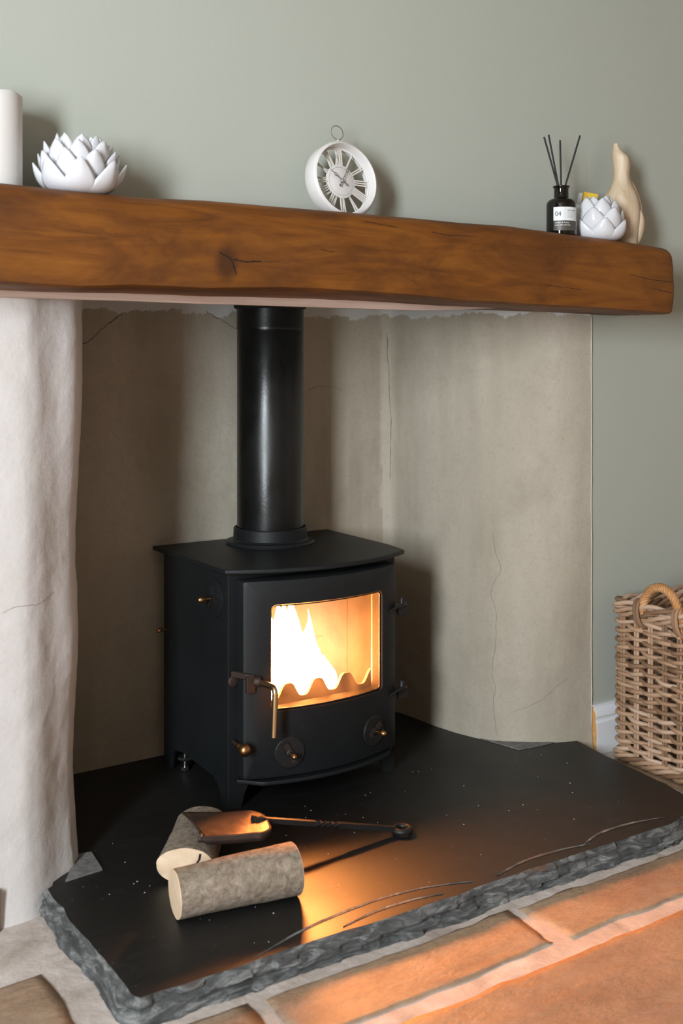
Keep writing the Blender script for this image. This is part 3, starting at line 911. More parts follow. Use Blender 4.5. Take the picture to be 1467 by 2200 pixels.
# firebox lining: bricks, baffle, grate and toothed log retainer
def brick(a, b): return G().box(a, b).build('fire_brick', 'fire_brick', stove, False, bevel=0.003)
for i in range(3):
    xa = 1.075 + i * 0.118
    brick((xa, 2.225, 0.145), (xa + 0.114, 2.250, 0.30)); brick((xa, 2.225, 0.303), (xa + 0.114, 2.250, 0.47))
for s_ in (0, 1):
    xa = 1.056 if s_ == 0 else 1.412
    for j in range(2):
        ya = 2.018 + j * 0.103
        brick((xa, ya, 0.145), (xa + 0.030, ya + 0.100, 0.47))
G().prism([(1.088, 2.225, 0.440), (1.088, 2.065, 0.487), (1.088, 2.065, 0.497), (1.088, 2.225, 0.450)], (0.322, 0, 0)).build('baffle', 'fire_brick', stove, False)
g = G()
hump = []
N = 120
for i in range(N + 1):
    x = 1.088 + 0.322 * i / N
    ph = (x - 1.339) / 0.072
    c_ = 0.5 + 0.5 * math.cos(2 * PI * ph); h = 0.246 + 0.030 * c_ * c_ * (3 - 2 * c_)
    hump.append((x, h))
rows = [[(x, 2.010, 0.16), (x, 2.010, h), (x, 2.018, h), (x, 2.018, 0.16)] for x, h in hump]
g.grid(rows, True, True); g.build('log_retainer', 'char', stove, False)
for i in range(7):
    G().box((1.10 + i * 0.044, 2.02, 0.150), (1.118 + i * 0.044, 2.22, 0.162)).build('grate_bar', 'char', stove, False)

# the fire itself
fire = thing('log_fire', (1.24, 2.11, 0.165), 'bright flames burning on charred wood inside the stove', 'fire')
def flame(c, h, r_, lean, seed, mt='flame'):
    rows = []; n = 14; m = 16
    for k in range(m + 1):
        t_ = k / m
        rr = r_ * (math.sin(PI * min(1, t_ * 0.9 + 0.12)) ** 0.8) * (1 - t_ ** 2.5) + 0.0005
        cx = c[0] + lean * t_ ** 1.5 + 0.012 * nz(t_ * 3, seed); cy = c[1] + 0.010 * nz(t_ * 3, seed + 9)
        rows.append([(cx + rr * math.cos(2*PI*j/n) * (1 + 0.25 * nz(j * 0.9, t_ * 4, seed)), cy + rr * 0.75 * math.sin(2*PI*j/n), c[2] + h * t_) for j in range(n)])
    return G().grid(rows, True, True).build('flame', mt, fire)
flame((1.208, 2.074, 0.205), 0.238, 0.047, 0.010, 1.3)
flame((1.245, 2.092, 0.205), 0.240, 0.046, 0.004, 4.1)
flame((1.277, 2.062, 0.205), 0.205, 0.036, -0.006, 7.7)
flame((1.315, 2.092, 0.205), 0.150, 0.030, -0.016, 9.2)
flame((1.170, 2.082, 0.205), 0.190, 0.028, 0.016, 12.5)
flame((1.355, 2.102, 0.205), 0.090, 0.022, -0.012, 15.5)
flame((1.232, 2.112, 0.205), 0.232, 0.038, 0.004, 18.5)
flame((1.195, 2.107, 0.205), 0.230, 0.038, 0.010, 21.5)
# emissive box added to wash the firebox in a cream glow
G().box((1.100, 2.030, 0.172), (1.400, 2.212, 0.430)).build('firebox_glow', 'firebox_glow', fire, False)
def char_log(a, b, r_, seed):
    P = [Vector(a).lerp(Vector(b), i / 14) for i in range(15)]
    return G().tube(P, [r_ * (1 + 0.12 * nz(i * 0.6, seed)) for i in range(15)], 14).build('charred_log', 'char', fire)
char_log((1.10, 2.10, 0.195), (1.38, 2.13, 0.197), 0.028, 2)
char_log((1.12, 2.18, 0.193), (1.36, 2.17, 0.195), 0.026, 5)

# flue pipe
fp_ = thing('flue_pipe', (*FC, 0.5405), 'black enamelled stove pipe rising from the stove into the beam recess', 'flue')
G().lathe([(0.0755, 0.5405), (0.0758, 0.545), (0.0758, 1.011), (0.0750, 1.0125), (0.0750, 1.0145)], (*FC, 0), 72).build('lower_pipe', 'flue_black', fp_, True, 35)
G().lathe([(0.0750, 1.0145), (0.0766, 1.0155), (0.0770, 1.019), (0.0764, 1.022), (0.0764, 1.0775)], (*FC, 0), 72).build('upper_pipe', 'flue_black', fp_, True, 35)
G().lathe([(0.0766, 1.062), (0.083, 1.066), (0.083, 1.0775), (0.0766, 1.0775)], (*FC, 0), 48, caps=False).build('dark_gap_ring', 'black_void', fp_, True, 35)  # added ring, black to paint the shaded gap at the flue top

# ------------------------------------------------------------------ firewood and shovel
def log(name, a, b, ra, rb, label, seed, squash=1.0):
    a = Vector(a); b = Vector(b); ax = (b - a).normalized()
    root = thing(name, (a + b) / 2 - Vector((0, 0, min(ra, rb) * squash)), label, 'log', 'firewood on the hearth')
    u = Vector((ax.y, -ax.x, 0)).normalized(); w = u.cross(ax).normalized()
    n = 40; m = 26; rows = []
    for k in range(m + 1):
        t_ = k / m; c = a.lerp(b, t_); r_ = ra + (rb - ra) * t_
        row_ = []
        for j in range(n):
            an = 2 * PI * j / n
            q = 1 + 0.04 * fbm(math.cos(an) * 1.2 + seed, math.sin(an) * 1.2, t_ * 1.5) + 0.018 * fbm(math.cos(an) * 7, math.sin(an) * 7, t_ * 12 + seed)
            row_.append(c + (u * math.cos(an) + w * math.sin(an) * squash) * r_ * q)
        rows.append(row_)
    G().grid(rows, True).build('bark', 'bark', root)
    for k, sg in ((0, -1), (m, 1)):
        c = sum(rows[k], Vector()) / n
        r1 = [c + (p - c) * 0.985 + ax * sg * 0.0012 for p in rows[k]]
        r2 = [c + (p - c) * 0.5 + ax * sg * 0.0016 for p in rows[k]]
        r3 = [c + ax * sg * 0.0016] * n
        o = G().grid([rows[k], r1, r2, r3], True).build('cut_end', 'cut_wood', root, True, 60)
        o['label'] = 'pale sawn end grain'
    return root, rows
log('firewood_log', (0.772, 1.655, HZ + 0.0385), (0.975, 1.622, HZ + 0.0425), 0.0380, 0.0415, 'round grey-barked log lying in front, nearest the camera', 2.0)
lg2, rw = log('firewood_log', (0.836, 1.752, HZ + 0.0315), (0.945, 1.905, HZ + 0.0305), 0.0500, 0.0480, 'flatter, wider firewood log lying behind, under the shovel blade', 8.0, 0.61)
# drying split in the cut end of the rear log
A = Vector((0.836, 1.752, HZ + 0.0315)); AX = (Vector((0.945, 1.905, HZ + 0.0325)) - A).normalized()
U = Vector((AX.y, -AX.x, 0)).normalized(); W = Vector((0, 0, 1))
P = [A - AX * 0.0026 + U * (0.026 - 0.004 * i + 0.0022 * (i % 2)) + W * (0.022 - 0.0095 * i) for i in range(5)]
G().grid([[p + U * 0.0018 for p in P], [p - U * 0.0018 for p in P]]).build('split', 'wood_crack', lg2)

sh = thing('fire_shovel', (1.05, 1.75, HZ), 'blackened iron fire shovel lying face down across the logs', 'shovel')
# blade: shallow scoop turned over, edges bent down
BO = Vector((1.000, 1.758, 0.1125))            # neck of the blade
bx = Vector((-0.962, 0.272, 0.035)).normalized()   # from neck to tip
by = Vector((0.272, 0.962, 0.0)).normalized()
bz = Vector((0, 0, 1))
def bl(s_, t_, k): return BO + bx * s_ + by * t_ + bz * k
def half(s_):
    if s_ < 0.03: return 0.052 * math.sqrt(max(0, 1 - ((0.03 - s_) / 0.034) ** 2)) + 0.002
    return 0.052 + 0.004 * (s_ - 0.03) / 0.09
L_ = 0.136
rows = []
for i in range(25):
    s_ = L_ * i / 24
    h = half(s_); r_ = []
    for j in range(17):
        t_ = -1 + j / 8
        endcut = 0.0
        if i == 24: endcut = 0.010 * t_
        lift = 0.003 * (1 - t_ * t_) + 0.006 * (s_ / L_) ** 3
        r_.append(bl(s_ + endcut, t_ * h, 0.008 + lift))
    rows.append(r_)
bo = G().grid(rows).build('blade', 'shovel_iron', sh)
sm = bo.modifiers.new('thick', 'SOLIDIFY'); sm.thickness = 0.0018; sm.offset = -1
# turned-down rim along both sides and the heel
rim = [bl(L_ * i / 24, -half(L_ * i / 24), 0.008 + 0.006 * (i / 24) ** 3) for i in range(24, -1, -1)] + [bl(L_ * i / 24, half(L_ * i / 24), 0.008 + 0.006 * (i / 24) ** 3) for i in range(25)]
ro = G().grid([rim, [p - bz * (0.013 if 2 < i < 47 else 0.010) for i, p in enumerate(rim)]]).build('blade_rim', 'rust_iron', sh)
sm = ro.modifiers.new('thick', 'SOLIDIFY'); sm.thickness = 0.0022; sm.offset = 0
# ash stains on the tip edge are a pale worn lip
G().tube([bl(L_ - 0.003 + 0.010 * t_, t_ * 0.054, 0.0155 - 0.0015 * abs(t_)) for t_ in [-1 + k / 6 for k in range(13)]], 0.0018, 8).build('worn_lip', 'steel', sh)
RING = Vector((1.268, 1.716, 0.0585))
H0 = BO + bx * 0.022 + bz * 0.012
hpts = [H0.lerp(RING - (RING - H0).normalized() * 0.017, i / 60) for i in range(61)]
# square bar, twisted in its middle
dirv = (RING - H0).normalized(); uu = dirv.cross(Vector((0, 0, 1))).normalized(); ww = uu.cross(dirv)
rows = []
for i, p in enumerate(hpts):
    t_ = i / 60
    tw = 0
    if t_ > 0.42: tw = min(1, (t_ - 0.42) / 0.17) * PI * 2
    s_ = 0.0052 if t_ > 0.06 else 0.0075
    rows.append([p + (uu * math.cos(tw + PI / 4 + k * PI / 2) + ww * math.sin(tw + PI / 4 + k * PI / 2)) * s_ * 1.2 for k in range(4)])
G().grid(rows, True, True).build('handle', 'iron', sh, True, 30)
g = G().tube([RING + Vector((0.0155 * math.cos(2*PI*i/28), 0.0155 * math.sin(2*PI*i/28), 0)) for i in range(28)], 0.0062, 12, True)
g.build('ring', 'iron', sh)
G().tube([H0 - dirv * 0.006, H0 + dirv * 0.012], [0.007, 0.0085], 10).build('rivet_socket', 'iron', sh)

# specks of ash and bark on the slate
g = G()
rng = random.Random(11)
for i in range(60):
    x = rng.uniform(0.68, 1.82); y = rng.uniform(1.50, 1.98)
    s_ = rng.uniform(0.0006, 0.0017); a = rng.uniform(0, PI)
    c, q = math.cos(a) * s_, math.sin(a) * s_
    g.prism([(x + c, y + q, HZ + 0.0001), (x - q, y + c * 0.6, HZ + 0.0001), (x - c, y - q, HZ + 0.0001), (x + q, y - c * 0.6, HZ + 0.0001)], (0, 0, 0.0006))
o = g.build('ash_specks', 'ash', None, False)
o['kind'] = 'stuff'; tag(o, 'pale specks of ash scattered over the black slate hearth', 'ash')

# ------------------------------------------------------------------ candle
cx, cy = 0.532, 1.835
cz = shelf_z(cx, cy)
root = thing('pillar_candle', (cx, cy, cz), 'tall white pillar candle with wavy rim on the beam', 'candle')
n = 56; rows = []
HC = 0.155
def ctop(a): return HC + 0.0035 * math.sin(2 * a + 0.6) + 0.0022 * math.sin(5 * a + 1.0)
for k in range(13):
    t_ = k / 12
    rows.append([(cx + 0.0475 * math.cos(2*PI*j/n), cy + 0.0475 * math.sin(2*PI*j/n), cz + (ctop(2*PI*j/n) - 0.004) * t_) for j in range(n)])
for rr, dz in ((0.0465, 0.0), (0.044, 0.0), (0.041, -0.006), (0.030, -0.016), (0.004, -0.018)):
    rows.append([(cx + rr * math.cos(2*PI*j/n), cy + rr * math.sin(2*PI*j/n), cz + ctop(2*PI*j/n) * (1 if rr > 0.04 else 0) + (HC if rr <= 0.04 else 0) + dz) for j in range(n)])
G().grid(rows, True, True).build('wax_body', 'wax', root)
G().tube([(cx, cy, cz + HC - 0.019), (cx + 0.001, cy, cz + HC - 0.008)], 0.0015, 8).build('wick', 'char', root)

# ------------------------------------------------------------------ lotus candle holders
def petal(parent, c, ang, p0, p1, p2, wmax, mat, tipw=0.12, cup=0.35):
    """petal: bezier profile (radius,height) p0-p1-p2, swept to half-width wmax"""
    n, m = 12, 8; rows = []
    ca, sa = math.cos(ang), math.sin(ang)
    for i in range(n + 1):
        s_ = i / n
        r_ = (1-s_)**2 * p0[0] + 2*s_*(1-s_) * p1[0] + s_*s_ * p2[0]
        z = (1-s_)**2 * p0[1] + 2*s_*(1-s_) * p1[1] + s_*s_ * p2[1]
        w = wmax * max(0.0, 1 - max(0.0, (s_ - 0.42) / 0.58) ** 1.9) ** 0.9 + 0.0006
        if s_ < 0.42: w = wmax * (0.55 + 0.45 * math.sin(PI / 2 * s_ / 0.42))
        row_ = []
        for j in range(m + 1):
            t_ = -1 + 2 * j / m
            rr = r_ - cup * w * t_ * t_ + 0.0012 * (1 - abs(t_))
            x = rr * ca - w * t_ * sa; y = rr * sa + w * t_ * ca
            row_.append((c[0] + x, c[1] + y, c[2] + z))
        rows.append(row_)
    o = G().grid(rows).build('petal', mat, parent)
    sm = o.modifiers.new('thick', 'SOLIDIFY'); sm.thickness = 0.0028; sm.offset = -1
    return o
def lotus(c, label, tiers, core, mat='porcelain', rot=0.0):
    root = thing('lotus_candle_holder', c, label, 'candle holder', 'white ceramic lotus holders on the beam')
    G().lathe(core, c, 32).build('bowl', mat, root)
    rng = random.Random(int(c[0] * 100))
    for k, (cnt, p0, p1, p2, w, cup, a0) in enumerate(tiers):
        for i in range(cnt):
            a = a0 + rot + 2 * PI * i / cnt + rng.uniform(-0.06, 0.06)
            j = rng.uniform(0.95, 1.05)
            petal(root, c, a, p0, p1, (p2[0] * rng.uniform(0.97, 1.03), p2[1] * j), w, mat, cup=cup)
    return root
cz = shelf_z(0.668, 1.808)
lotus((0.668, 1.808, cz), 'white ceramic lotus holder beside the tall candle, petals spread open',
      [(9, (0.030, 0.003), (0.072, 0.004), (0.076, 0.052), 0.025, 0.30, 0.2),
       (9, (0.040, 0.012), (0.066, 0.026), (0.067, 0.070), 0.024, 0.30, 0.55),
       (9, (0.042, 0.026), (0.060, 0.050), (0.056, 0.088), 0.022, 0.30, 0.2),
       (8, (0.038, 0.040), (0.048, 0.070), (0.036, 0.102), 0.019, 0.30, 0.6)],
      [(0.002, 0.001), (0.034, 0.001), (0.050, 0.012), (0.052, 0.05), (0.036, 0.075), (0.028, 0.074), (0.027, 0.045), (0.002, 0.043)])
cz = shelf_z(1.885, 1.806)
lotus((1.885, 1.806, cz), 'white glazed artichoke-shaped lotus holder between bottle and carved bird',
      [(7, (0.022, 0.002), (0.062, 0.000), (0.0615, 0.046), 0.031, 0.42, -2.15),
       (7, (0.036, 0.014), (0.064, 0.034), (0.0545, 0.073), 0.029, 0.42, -1.70),
       (7, (0.036, 0.032), (0.059, 0.060), (0.042, 0.092), 0.025, 0.42, -2.15),
       (6, (0.030, 0.052), (0.044, 0.076), (0.026, 0.101), 0.019, 0.40, -1.7)],
      [(0.002, 0.001), (0.030, 0.001), (0.044, 0.012), (0.047, 0.04), (0.036, 0.07), (0.024, 0.074), (0.023, 0.045), (0.002, 0.043)])

# small yellow box behind the right lotus holder
cz = shelf_z(1.915, 1.868)
mb = thing('match_box', (1.919, 1.876, cz), 'small yellow printed box tucked behind the right lotus holder', 'box')
def rotbox(c, half_, yaw, roll, name, mat, parent):
    m = Matrix.Translation(c) @ Matrix.Rotation(yaw, 4, 'Z') @ Matrix.Rotation(roll, 4, 'Y')
    g = G().box([-h for h in half_], half_)
    g.v = [m @ v for v in g.v]
    return g.build(name, mat, parent, False)
rotbox(Vector((1.919, 1.876, cz + 0.061)), (0.017, 0.006, 0.059), R(-28), R(10), 'box_sleeve', 'yellow_card', mb)
rotbox(Vector((1.9200, 1.8708, cz + 0.110)), (0.0024, 0.0006, 0.0024), R(-28), R(10), 'printed_dot', 'ink', mb)
rotbox(Vector((1.8995, 1.8870, cz + 0.0650)), (0.0036, 0.0056, 0.055), R(-28), R(10), 'box_tray', 'label_white', mb)

# ------------------------------------------------------------------ clock
ck_l = Vector((1.215, 1.812, 0)); ck_l.z = shelf_z(1.215, 1.80)
clock = thing('mantel_clock', ck_l, 'round white skeleton clock with roman numerals leaning on the beam', 'clock')
RO, RI, DP = 0.0765, 0.0690, 0.034
CM = Matrix.Translation(ck_l + Vector((0, 0, 0.0005))) @ Matrix.Rotation(R(2), 4, 'Z') @ Matrix.Rotation(R(-9), 4, 'X') @ Matrix.Translation((0, 0, RO))
# local frame: face towards -Y, X right, Z up, origin at the centre of the front face plane
def cbuild(g, name, mat, **kw):
    g.v = [CM @ v for v in g.v]
    return g.build(name, mat, clock, **kw)
AXF = (0, -1, 0)
cbuild(G().lathe([(RI, -DP), (RO - 0.002, -DP), (RO, -DP + 0.003), (RO, -0.004), (RO - 0.002, 0.0), (RO - 0.006, 0.0015), (RI + 0.002, 0.0), (RI, -0.003), (RI - 0.0005, -DP + 0.004), (RI, -DP)], (0, 0, 0), 96, AXF, caps=False), 'case', 'matte_white', angle=45)
FY = 0.020        # face set back inside the case
cbuild(G().lathe([(0.0005, -FY - 0.003), (0.0335, -FY - 0.003), (0.0340, -FY), (0.0330, -FY + 0.0008), (0.0005, -FY + 0.0008)], (0, 0, 0), 64, AXF), 'face_disc', 'matte_white', angle=40)
cbuild(G().tube([(0.0285 * math.cos(2*PI*i/48), FY - 0.0009, 0.0285 * math.sin(2*PI*i/48)) for i in range(48)], 0.00035, 6, True), 'face_line', 'clock_line')
cbuild(G().tube([(0.0672 * math.cos(2*PI*i/64), FY + 0.001, 0.0672 * math.sin(2*PI*i/64)) for i in range(64)], 0.0022, 8, True), 'chapter_ring', 'matte_white')
NUM = ['XII', 'I', 'II', 'III', 'IIII', 'V', 'VI', 'VII', 'VIII', 'IX', 'X', 'XI']
def stroke(g, a, b, x0, x1, w, ang):
    """bar from radius a to b, tangential offsets x0 (inner) and x1 (outer), half-width w, at clock angle ang"""
    def p(r_, x, y): return Vector((math.sin(ang) * r_ + math.cos(ang) * x, y, math.cos(ang) * r_ - math.sin(ang) * x))
    q = [(x0 - w, a), (x0 + w, a), (x1 + w, b), (x1 - w, b)]
    g.prism([p(r_, x, FY - 0.0012) for x, r_ in q], (0, 0.0024, 0))
for k, s_ in enumerate(NUM):
    ang = 2 * PI * k / 12; g = G()
    wid = {'I': 0.0042, 'V': 0.0078, 'X': 0.0084}
    tot = sum(wid[ch] for ch in s_); x = -tot / 2
    for ch in s_:
        m = x + wid[ch] / 2; a, b = 0.0325, 0.0662
        if ch == 'I': stroke(g, a, b, m, m * 1.12, 0.0012, ang)
        if ch == 'V':
            stroke(g, a, b, m, (m - 0.0030), 0.0014, ang); stroke(g, a, b, m, (m + 0.0030), 0.0008, ang)
        if ch == 'X':
            stroke(g, a, b, m - 0.0030, m + 0.0030, 0.0014, ang); stroke(g, a, b, m + 0.0030, m - 0.0030, 0.0008, ang)
        x += wid[ch]
    cbuild(g, 'numeral', 'clock_numeral', smooth=False)
def hand(name, ang, L, eye):
    g = G(); d = Vector((math.sin(ang), 0, math.cos(ang))); y = FY - 0.006
    o0 = Vector((0, y, 0))
    g.tube([o0 - d * 0.010, o0 + d * (eye - 0.003)], 0.0008, 6); g.tube([o0 + d * (eye + 0.003), o0 + d * L], [0.0007, 0.0003], 6)
    sx = Vector((d.z, 0, -d.x))
    g.tube([o0 + d * (eye + 0.0034 * math.cos(2*PI*i/16)) + sx * 0.0026 * math.sin(2*PI*i/16) for i in range(16)], 0.0006, 6, True)
    g.sphere(o0 - d * 0.012, 0.0022, 10)
    cbuild(g, name, 'hand_metal')
hand('minute_hand', R(-52), 0.036, 0.019)
hand('hour_hand', R(33), 0.029, 0.026)
cbuild(G().lathe([(0.0035, -FY + 0.001), (0.0035, -FY + 0.007), (0.002, -FY + 0.009), (0.0003, -FY + 0.0095)], (0, 0, 0), 20, AXF), 'hand_boss', 'chrome')
cbuild(G().lathe([(0.0032, RO - 0.001), (0.0028, RO + 0.004), (0.0020, RO + 0.0075), (0.0008, RO + 0.0085)], (0, 0.017, 0), 16), 'ring_post', 'matte_white')
cbuild(G().tube([(0.0142 * math.sin(2*PI*i/36), 0.017, RO + 0.0215 + 0.0142 * math.cos(2*PI*i/36)) for i in range(36)], 0.0010, 8, True), 'hanging_ring', 'chrome')

# ------------------------------------------------------------------ reed diffuser
bxx, byy = 1.771, 1.806
bz0 = shelf_z(bxx, byy)
bot = thing('diffuser_bottle', (bxx, byy, bz0), 'dark glass reed diffuser bottle with white and grey label', 'bottle')
RB = 0.0328
G().lathe([(0.001, 0.0005), (RB - 0.003, 0.0005), (RB - 0.0006, 0.0022), (RB, 0.005), (RB, 0.070), (RB - 0.0012, 0.0755), (RB - 0.005, 0.0805), (RB - 0.010, 0.0830), (0.0172, 0.0845), (0.0162, 0.0865), (0.0158, 0.105), (0.0164, 0.1075), (0.0182, 0.1088), (0.0186, 0.1105), (0.0180, 0.1122), (0.0150, 0.1130), (0.0118, 0.1122), (0.0115, 0.100), (0.0115, 0.087), (0.001, 0.086)], (bxx, byy, bz0), 64).build('glass_body', 'bottle_glass', bot, True, 50)
# label wraps the front, centre of the label turned a little right of the camera
CAMDIR = math.atan2(-byy, -bxx)
a_mid = CAMDIR + R(22)
def on_cyl(u, z, lift): # u: arc length to the right of the label centre seen from outside
    a = a_mid + u / RB
    return Vector((bxx + (RB + lift) * math.cos(a), byy + (RB + lift) * math.sin(a), bz0 + z))
def band(u0, u1, z0, z1, lift, name, mat, parent):
    n = 24
    rows = [[on_cyl(u0 + (u1 - u0) * i / n, z, lift) for z in (z0, z1)] for i in range(n + 1)]
    return G().grid(rows).build(name, mat, parent)
lab = band(-0.030, 0.030, 0.0115, 0.0625, 0.00025, 'label_sheet', 'label_grey', bot)
band(-0.030, 0.030, 0.0330, 0.0625, 0.00045, 'label_panel', 'label_white', lab)
def text_on(s_, size, u, z, mat, lift=0.0007, sx=1.0):
    cu = bpy.data.curves.new('lettering', 'FONT'); cu.body = s_; cu.size = size; cu.resolution_u = 3
    o = bpy.data.objects.new('lettering', cu); COL.objects.link(o)
    dg = bpy.context.evaluated_depsgraph_get(); dg.update()
    me = bpy.data.meshes.new_from_object(o.evaluated_get(dg))
    bpy.data.objects.remove(o)
    vs = [on_cyl(u + v.co.x * sx, z + v.co.y, lift) for v in me.vertices]
    fs = [tuple(p.vertices) for p in me.polygons]
    return mesh_obj('lettering', vs, fs, mat, lab, False)
text_on('04', 0.0150, -0.0260, 0.0425, 'ink', sx=0.9)
text_on('Amber & Tonka', 0.0047, -0.0262, 0.0268, 'ink_white')
for u0, u1 in ((-0.0262, -0.0175), (-0.0160, -0.0085), (-0.0070, 0.0010), (0.0020, 0.0075)):
    band(u0, u1, 0.0222, 0.0234, 0.0006, 'print_line', 'ink_white', lab)
band(-0.0052, -0.0048, 0.034, 0.0615, 0.0006, 'rule_line', 'ink_faint', lab)
band(0.000, 0.0095, 0.0545, 0.0556, 0.0006, 'print_line', 'ink', lab); band(0.0115, 0.0205, 0.0545, 0.0556, 0.0006, 'print_line', 'ink', lab)
for i in range(6):
    band(0.000, 0.021 - 0.003 * (i % 3), 0.0515 - 0.0026 * i, 0.0521 - 0.0026 * i, 0.0006, 'print_line', 'ink_faint', lab)
# reeds
lat = Vector((0.835, -0.55, 0)); dep = Vector((0.55, 0.835, 0))
zt = 0.222
nb = Vector((bxx, byy, bz0))
for (dx0, dx1, h, dd, lb) in ((-0.004, -0.0365, zt, 0.004, 'leftmost black reed leaning in the diffuser bottle'), (-0.003, -0.0295, zt + 0.002, -0.004, 'second black reed from the left in the diffuser bottle'),
                              (-0.0005, -0.0015, zt - 0.0075, 0.003, 'upright black reed in the middle of the diffuser bottle'), (0.004, 0.0405, zt + 0.001, -0.002, 'rightmost black reed leaning away in the diffuser bottle')):
    a = nb + lat * (dx0 * 0.4) + dep * (-dd * 0.5) + Vector((0, 0, 0.0885)); k = 1.0
    topp = nb + lat * dx1 + dep * dd * 2 + Vector((0, 0, h))
    tag(G().tube([a, topp], 0.0021, 10).build('reed', 'reed_black'), lb, 'reed', 'diffuser reeds')

# ------------------------------------------------------------------ carved wooden bird
bc = Vector((2.004, 1.842, 0)); bc.z = shelf_z(2.0, 1.84)
bird = thing('bird_figurine', bc, 'pale carved wooden bird figurine with beak raised, at the beam end', 'figurine')
# sections: height, lateral offset, half width, half depth
SEC = [(0.000, 0.008, 0.027, 0.028), (0.006, 0.008, 0.029, 0.029), (0.030, 0.005, 0.033, 0.033), (0.060, 0.001, 0.039, 0.039), (0.085, 0.000, 0.0415, 0.041), (0.105, -0.001, 0.040, 0.039), (0.125, -0.002, 0.0345, 0.034), (0.142, -0.003, 0.0275, 0.029), (0.158, -0.003, 0.0215, 0.023), (0.172, -0.003, 0.0190, 0.021), (0.186, -0.003, 0.0200, 0.023), (0.200, -0.004, 0.0212, 0.025), (0.212, -0.006, 0.0200, 0.024), (0.221, -0.010, 0.0160, 0.018), (0.228, -0.0135, 0.0110, 0.012), (0.236, -0.0155, 0.0078, 0.008), (0.244, -0.016, 0.0058, 0.006)]
n = 32; rows = []
fine = smooth_path([(a, b, c) for a, b, c, d in SEC], 70); fined = smooth_path([(a, d, 0) for a, b, c, d in SEC], 70)
for (h, off_, hw), (_, hd_, __) in zip(fine, fined):
    row_ = []
    for j in range(n):
        an = 2 * PI * j / n
        # groove between the legs in the lower front
        gsh = 0.0
        fr = math.cos(an + PI / 2)
        if h < 0.10: gsh = 0.16 * max(0, 1 - abs(((an - 1.5 * PI + PI) % (2*PI)) - PI - 0.05) / 0.22) * (1 - h / 0.10) ** 0.6
        q = 1 - gsh + 0.05 * fbm(math.cos(an) * 1.5, math.sin(an) * 1.5, h * 22)
        p = bc + lat * (off_ + hw * q * math.cos(an)) + dep * (hd_ * q * math.sin(an)); p.z = bc.z + max(h, 0.0)
        row_.append(p)
    rows.append(row_)
G().grid(rows, True, True).build('body', 'carved_wood', bird, True, 70)
def wing(sd_, pts, wd):
    P = smooth_path(pts, 24); rows = []
    for i, p in enumerate(P):
        t_ = i / 24; w = wd * math.sin(PI * min(1, 0.06 + 0.92 * t_)) ** 0.6 + 0.0006
        c = bc + lat * p[0] + dep * p[1]; c.z = bc.z + p[2]
        rows.append([c + lat * (w * 0.62 * math.cos(2*PI*j/14)) + dep * (w * math.sin(2*PI*j/14)) for j in range(14)])
    return G().grid(rows, True, True).build('wing', 'carved_wood', bird, True, 70)
wing(1, [(0.013, 0.012, 0.170), (0.026, 0.008, 0.140), (0.037, 0.004, 0.105), (0.044, 0.002, 0.080)], 0.0125)
wing(1, [(0.036, -0.008, 0.088), (0.040, -0.006, 0.060), (0.036, -0.004, 0.028), (0.031, -0.002, 0.004)], 0.0165)
wing(-1, [(-0.020, 0.010, 0.150), (-0.034, 0.006, 0.120), (-0.040, 0.004, 0.090), (-0.037, 0.004, 0.050)], 0.0125)
q = bc + lat * (-0.0155) + Vector((0, 0, 0.241))
G().sphere(q, 0.0066, 12, (1.2, 1, 0.8)).build('beak', 'carved_wood', bird)

# ------------------------------------------------------------------ wicker basket
KX0, KX1, KY0, KY1 = 1.972, 2.300, 1.560, 1.852
KH = 0.372
bas = thing('wicker_basket', ((KX0 + KX1) / 2, (KY0 + KY1) / 2, FZ), 'rectangular brown wicker basket with twisted handle against the green wall', 'basket')
rc = 0.022
def perim(s_, inset=0.0, z=0.0):
    """point and outward normal on the rounded rectangle at fraction s_ (0..1), start near the back-left corner"""
    x0, x1, y0, y1 = KX0 + inset, KX1 - inset, KY0 + inset, KY1 - inset
    a = x1 - x0 - 2 * rc; b = y1 - y0 - 2 * rc; q = PI * rc / 2
    L = 2 * (a + b) + 4 * q
    d = (s_ % 1.0) * L
    segs = [(b, 'L'), (q, 'c1'), (a, 'F'), (q, 'c2'), (b, 'R'), (q, 'c3'), (a, 'B'), (q, 'c4')]
    for ln, k in segs:
        if d <= ln: break
        d -= ln
    t_ = d / ln
    if k == 'L': return Vector((x0, y1 - rc - d, z)), Vector((-1, 0, 0))
    if k == 'F': return Vector((x0 + rc + d, y0, z)), Vector((0, -1, 0))
    if k == 'R': return Vector((x1, y0 + rc + d, z)), Vector((1, 0, 0))
    if k == 'B': return Vector((x1 - rc - d, y1, z)), Vector((0, 1, 0))
    cx_, cy_, a0 = {'c1': (x0 + rc, y0 + rc, PI), 'c2': (x1 - rc, y0 + rc, 1.5 * PI), 'c3': (x1 - rc, y1 - rc, 0), 'c4': (x0 + rc, y1 - rc, PI / 2)}[k]
    an = a0 + t_ * PI / 2
    return Vector((cx_ + rc * math.cos(an), cy_ + rc * math.sin(an), z)), Vector((math.cos(an), math.sin(an), 0))
PER = 2 * (KX1 - KX0 + KY1 - KY0) - 8 * rc + 2 * PI * rc
NST = 28                                    # pairs of stakes
for i in range(NST):
    s_ = (i + 0.12) / NST
    for o_ in (-1, 1):
        p, nr = perim(s_ + o_ * 0.0042 / PER, 0.007)
        G().tube([p + Vector((0, 0, FZ + 0.004)), p + Vector((0, 0, FZ + KH * 0.5)), p + Vector((0, 0, FZ + KH - 0.012))], 0.0034, 8).build('stake', 'willow', bas)
ROWS = 29
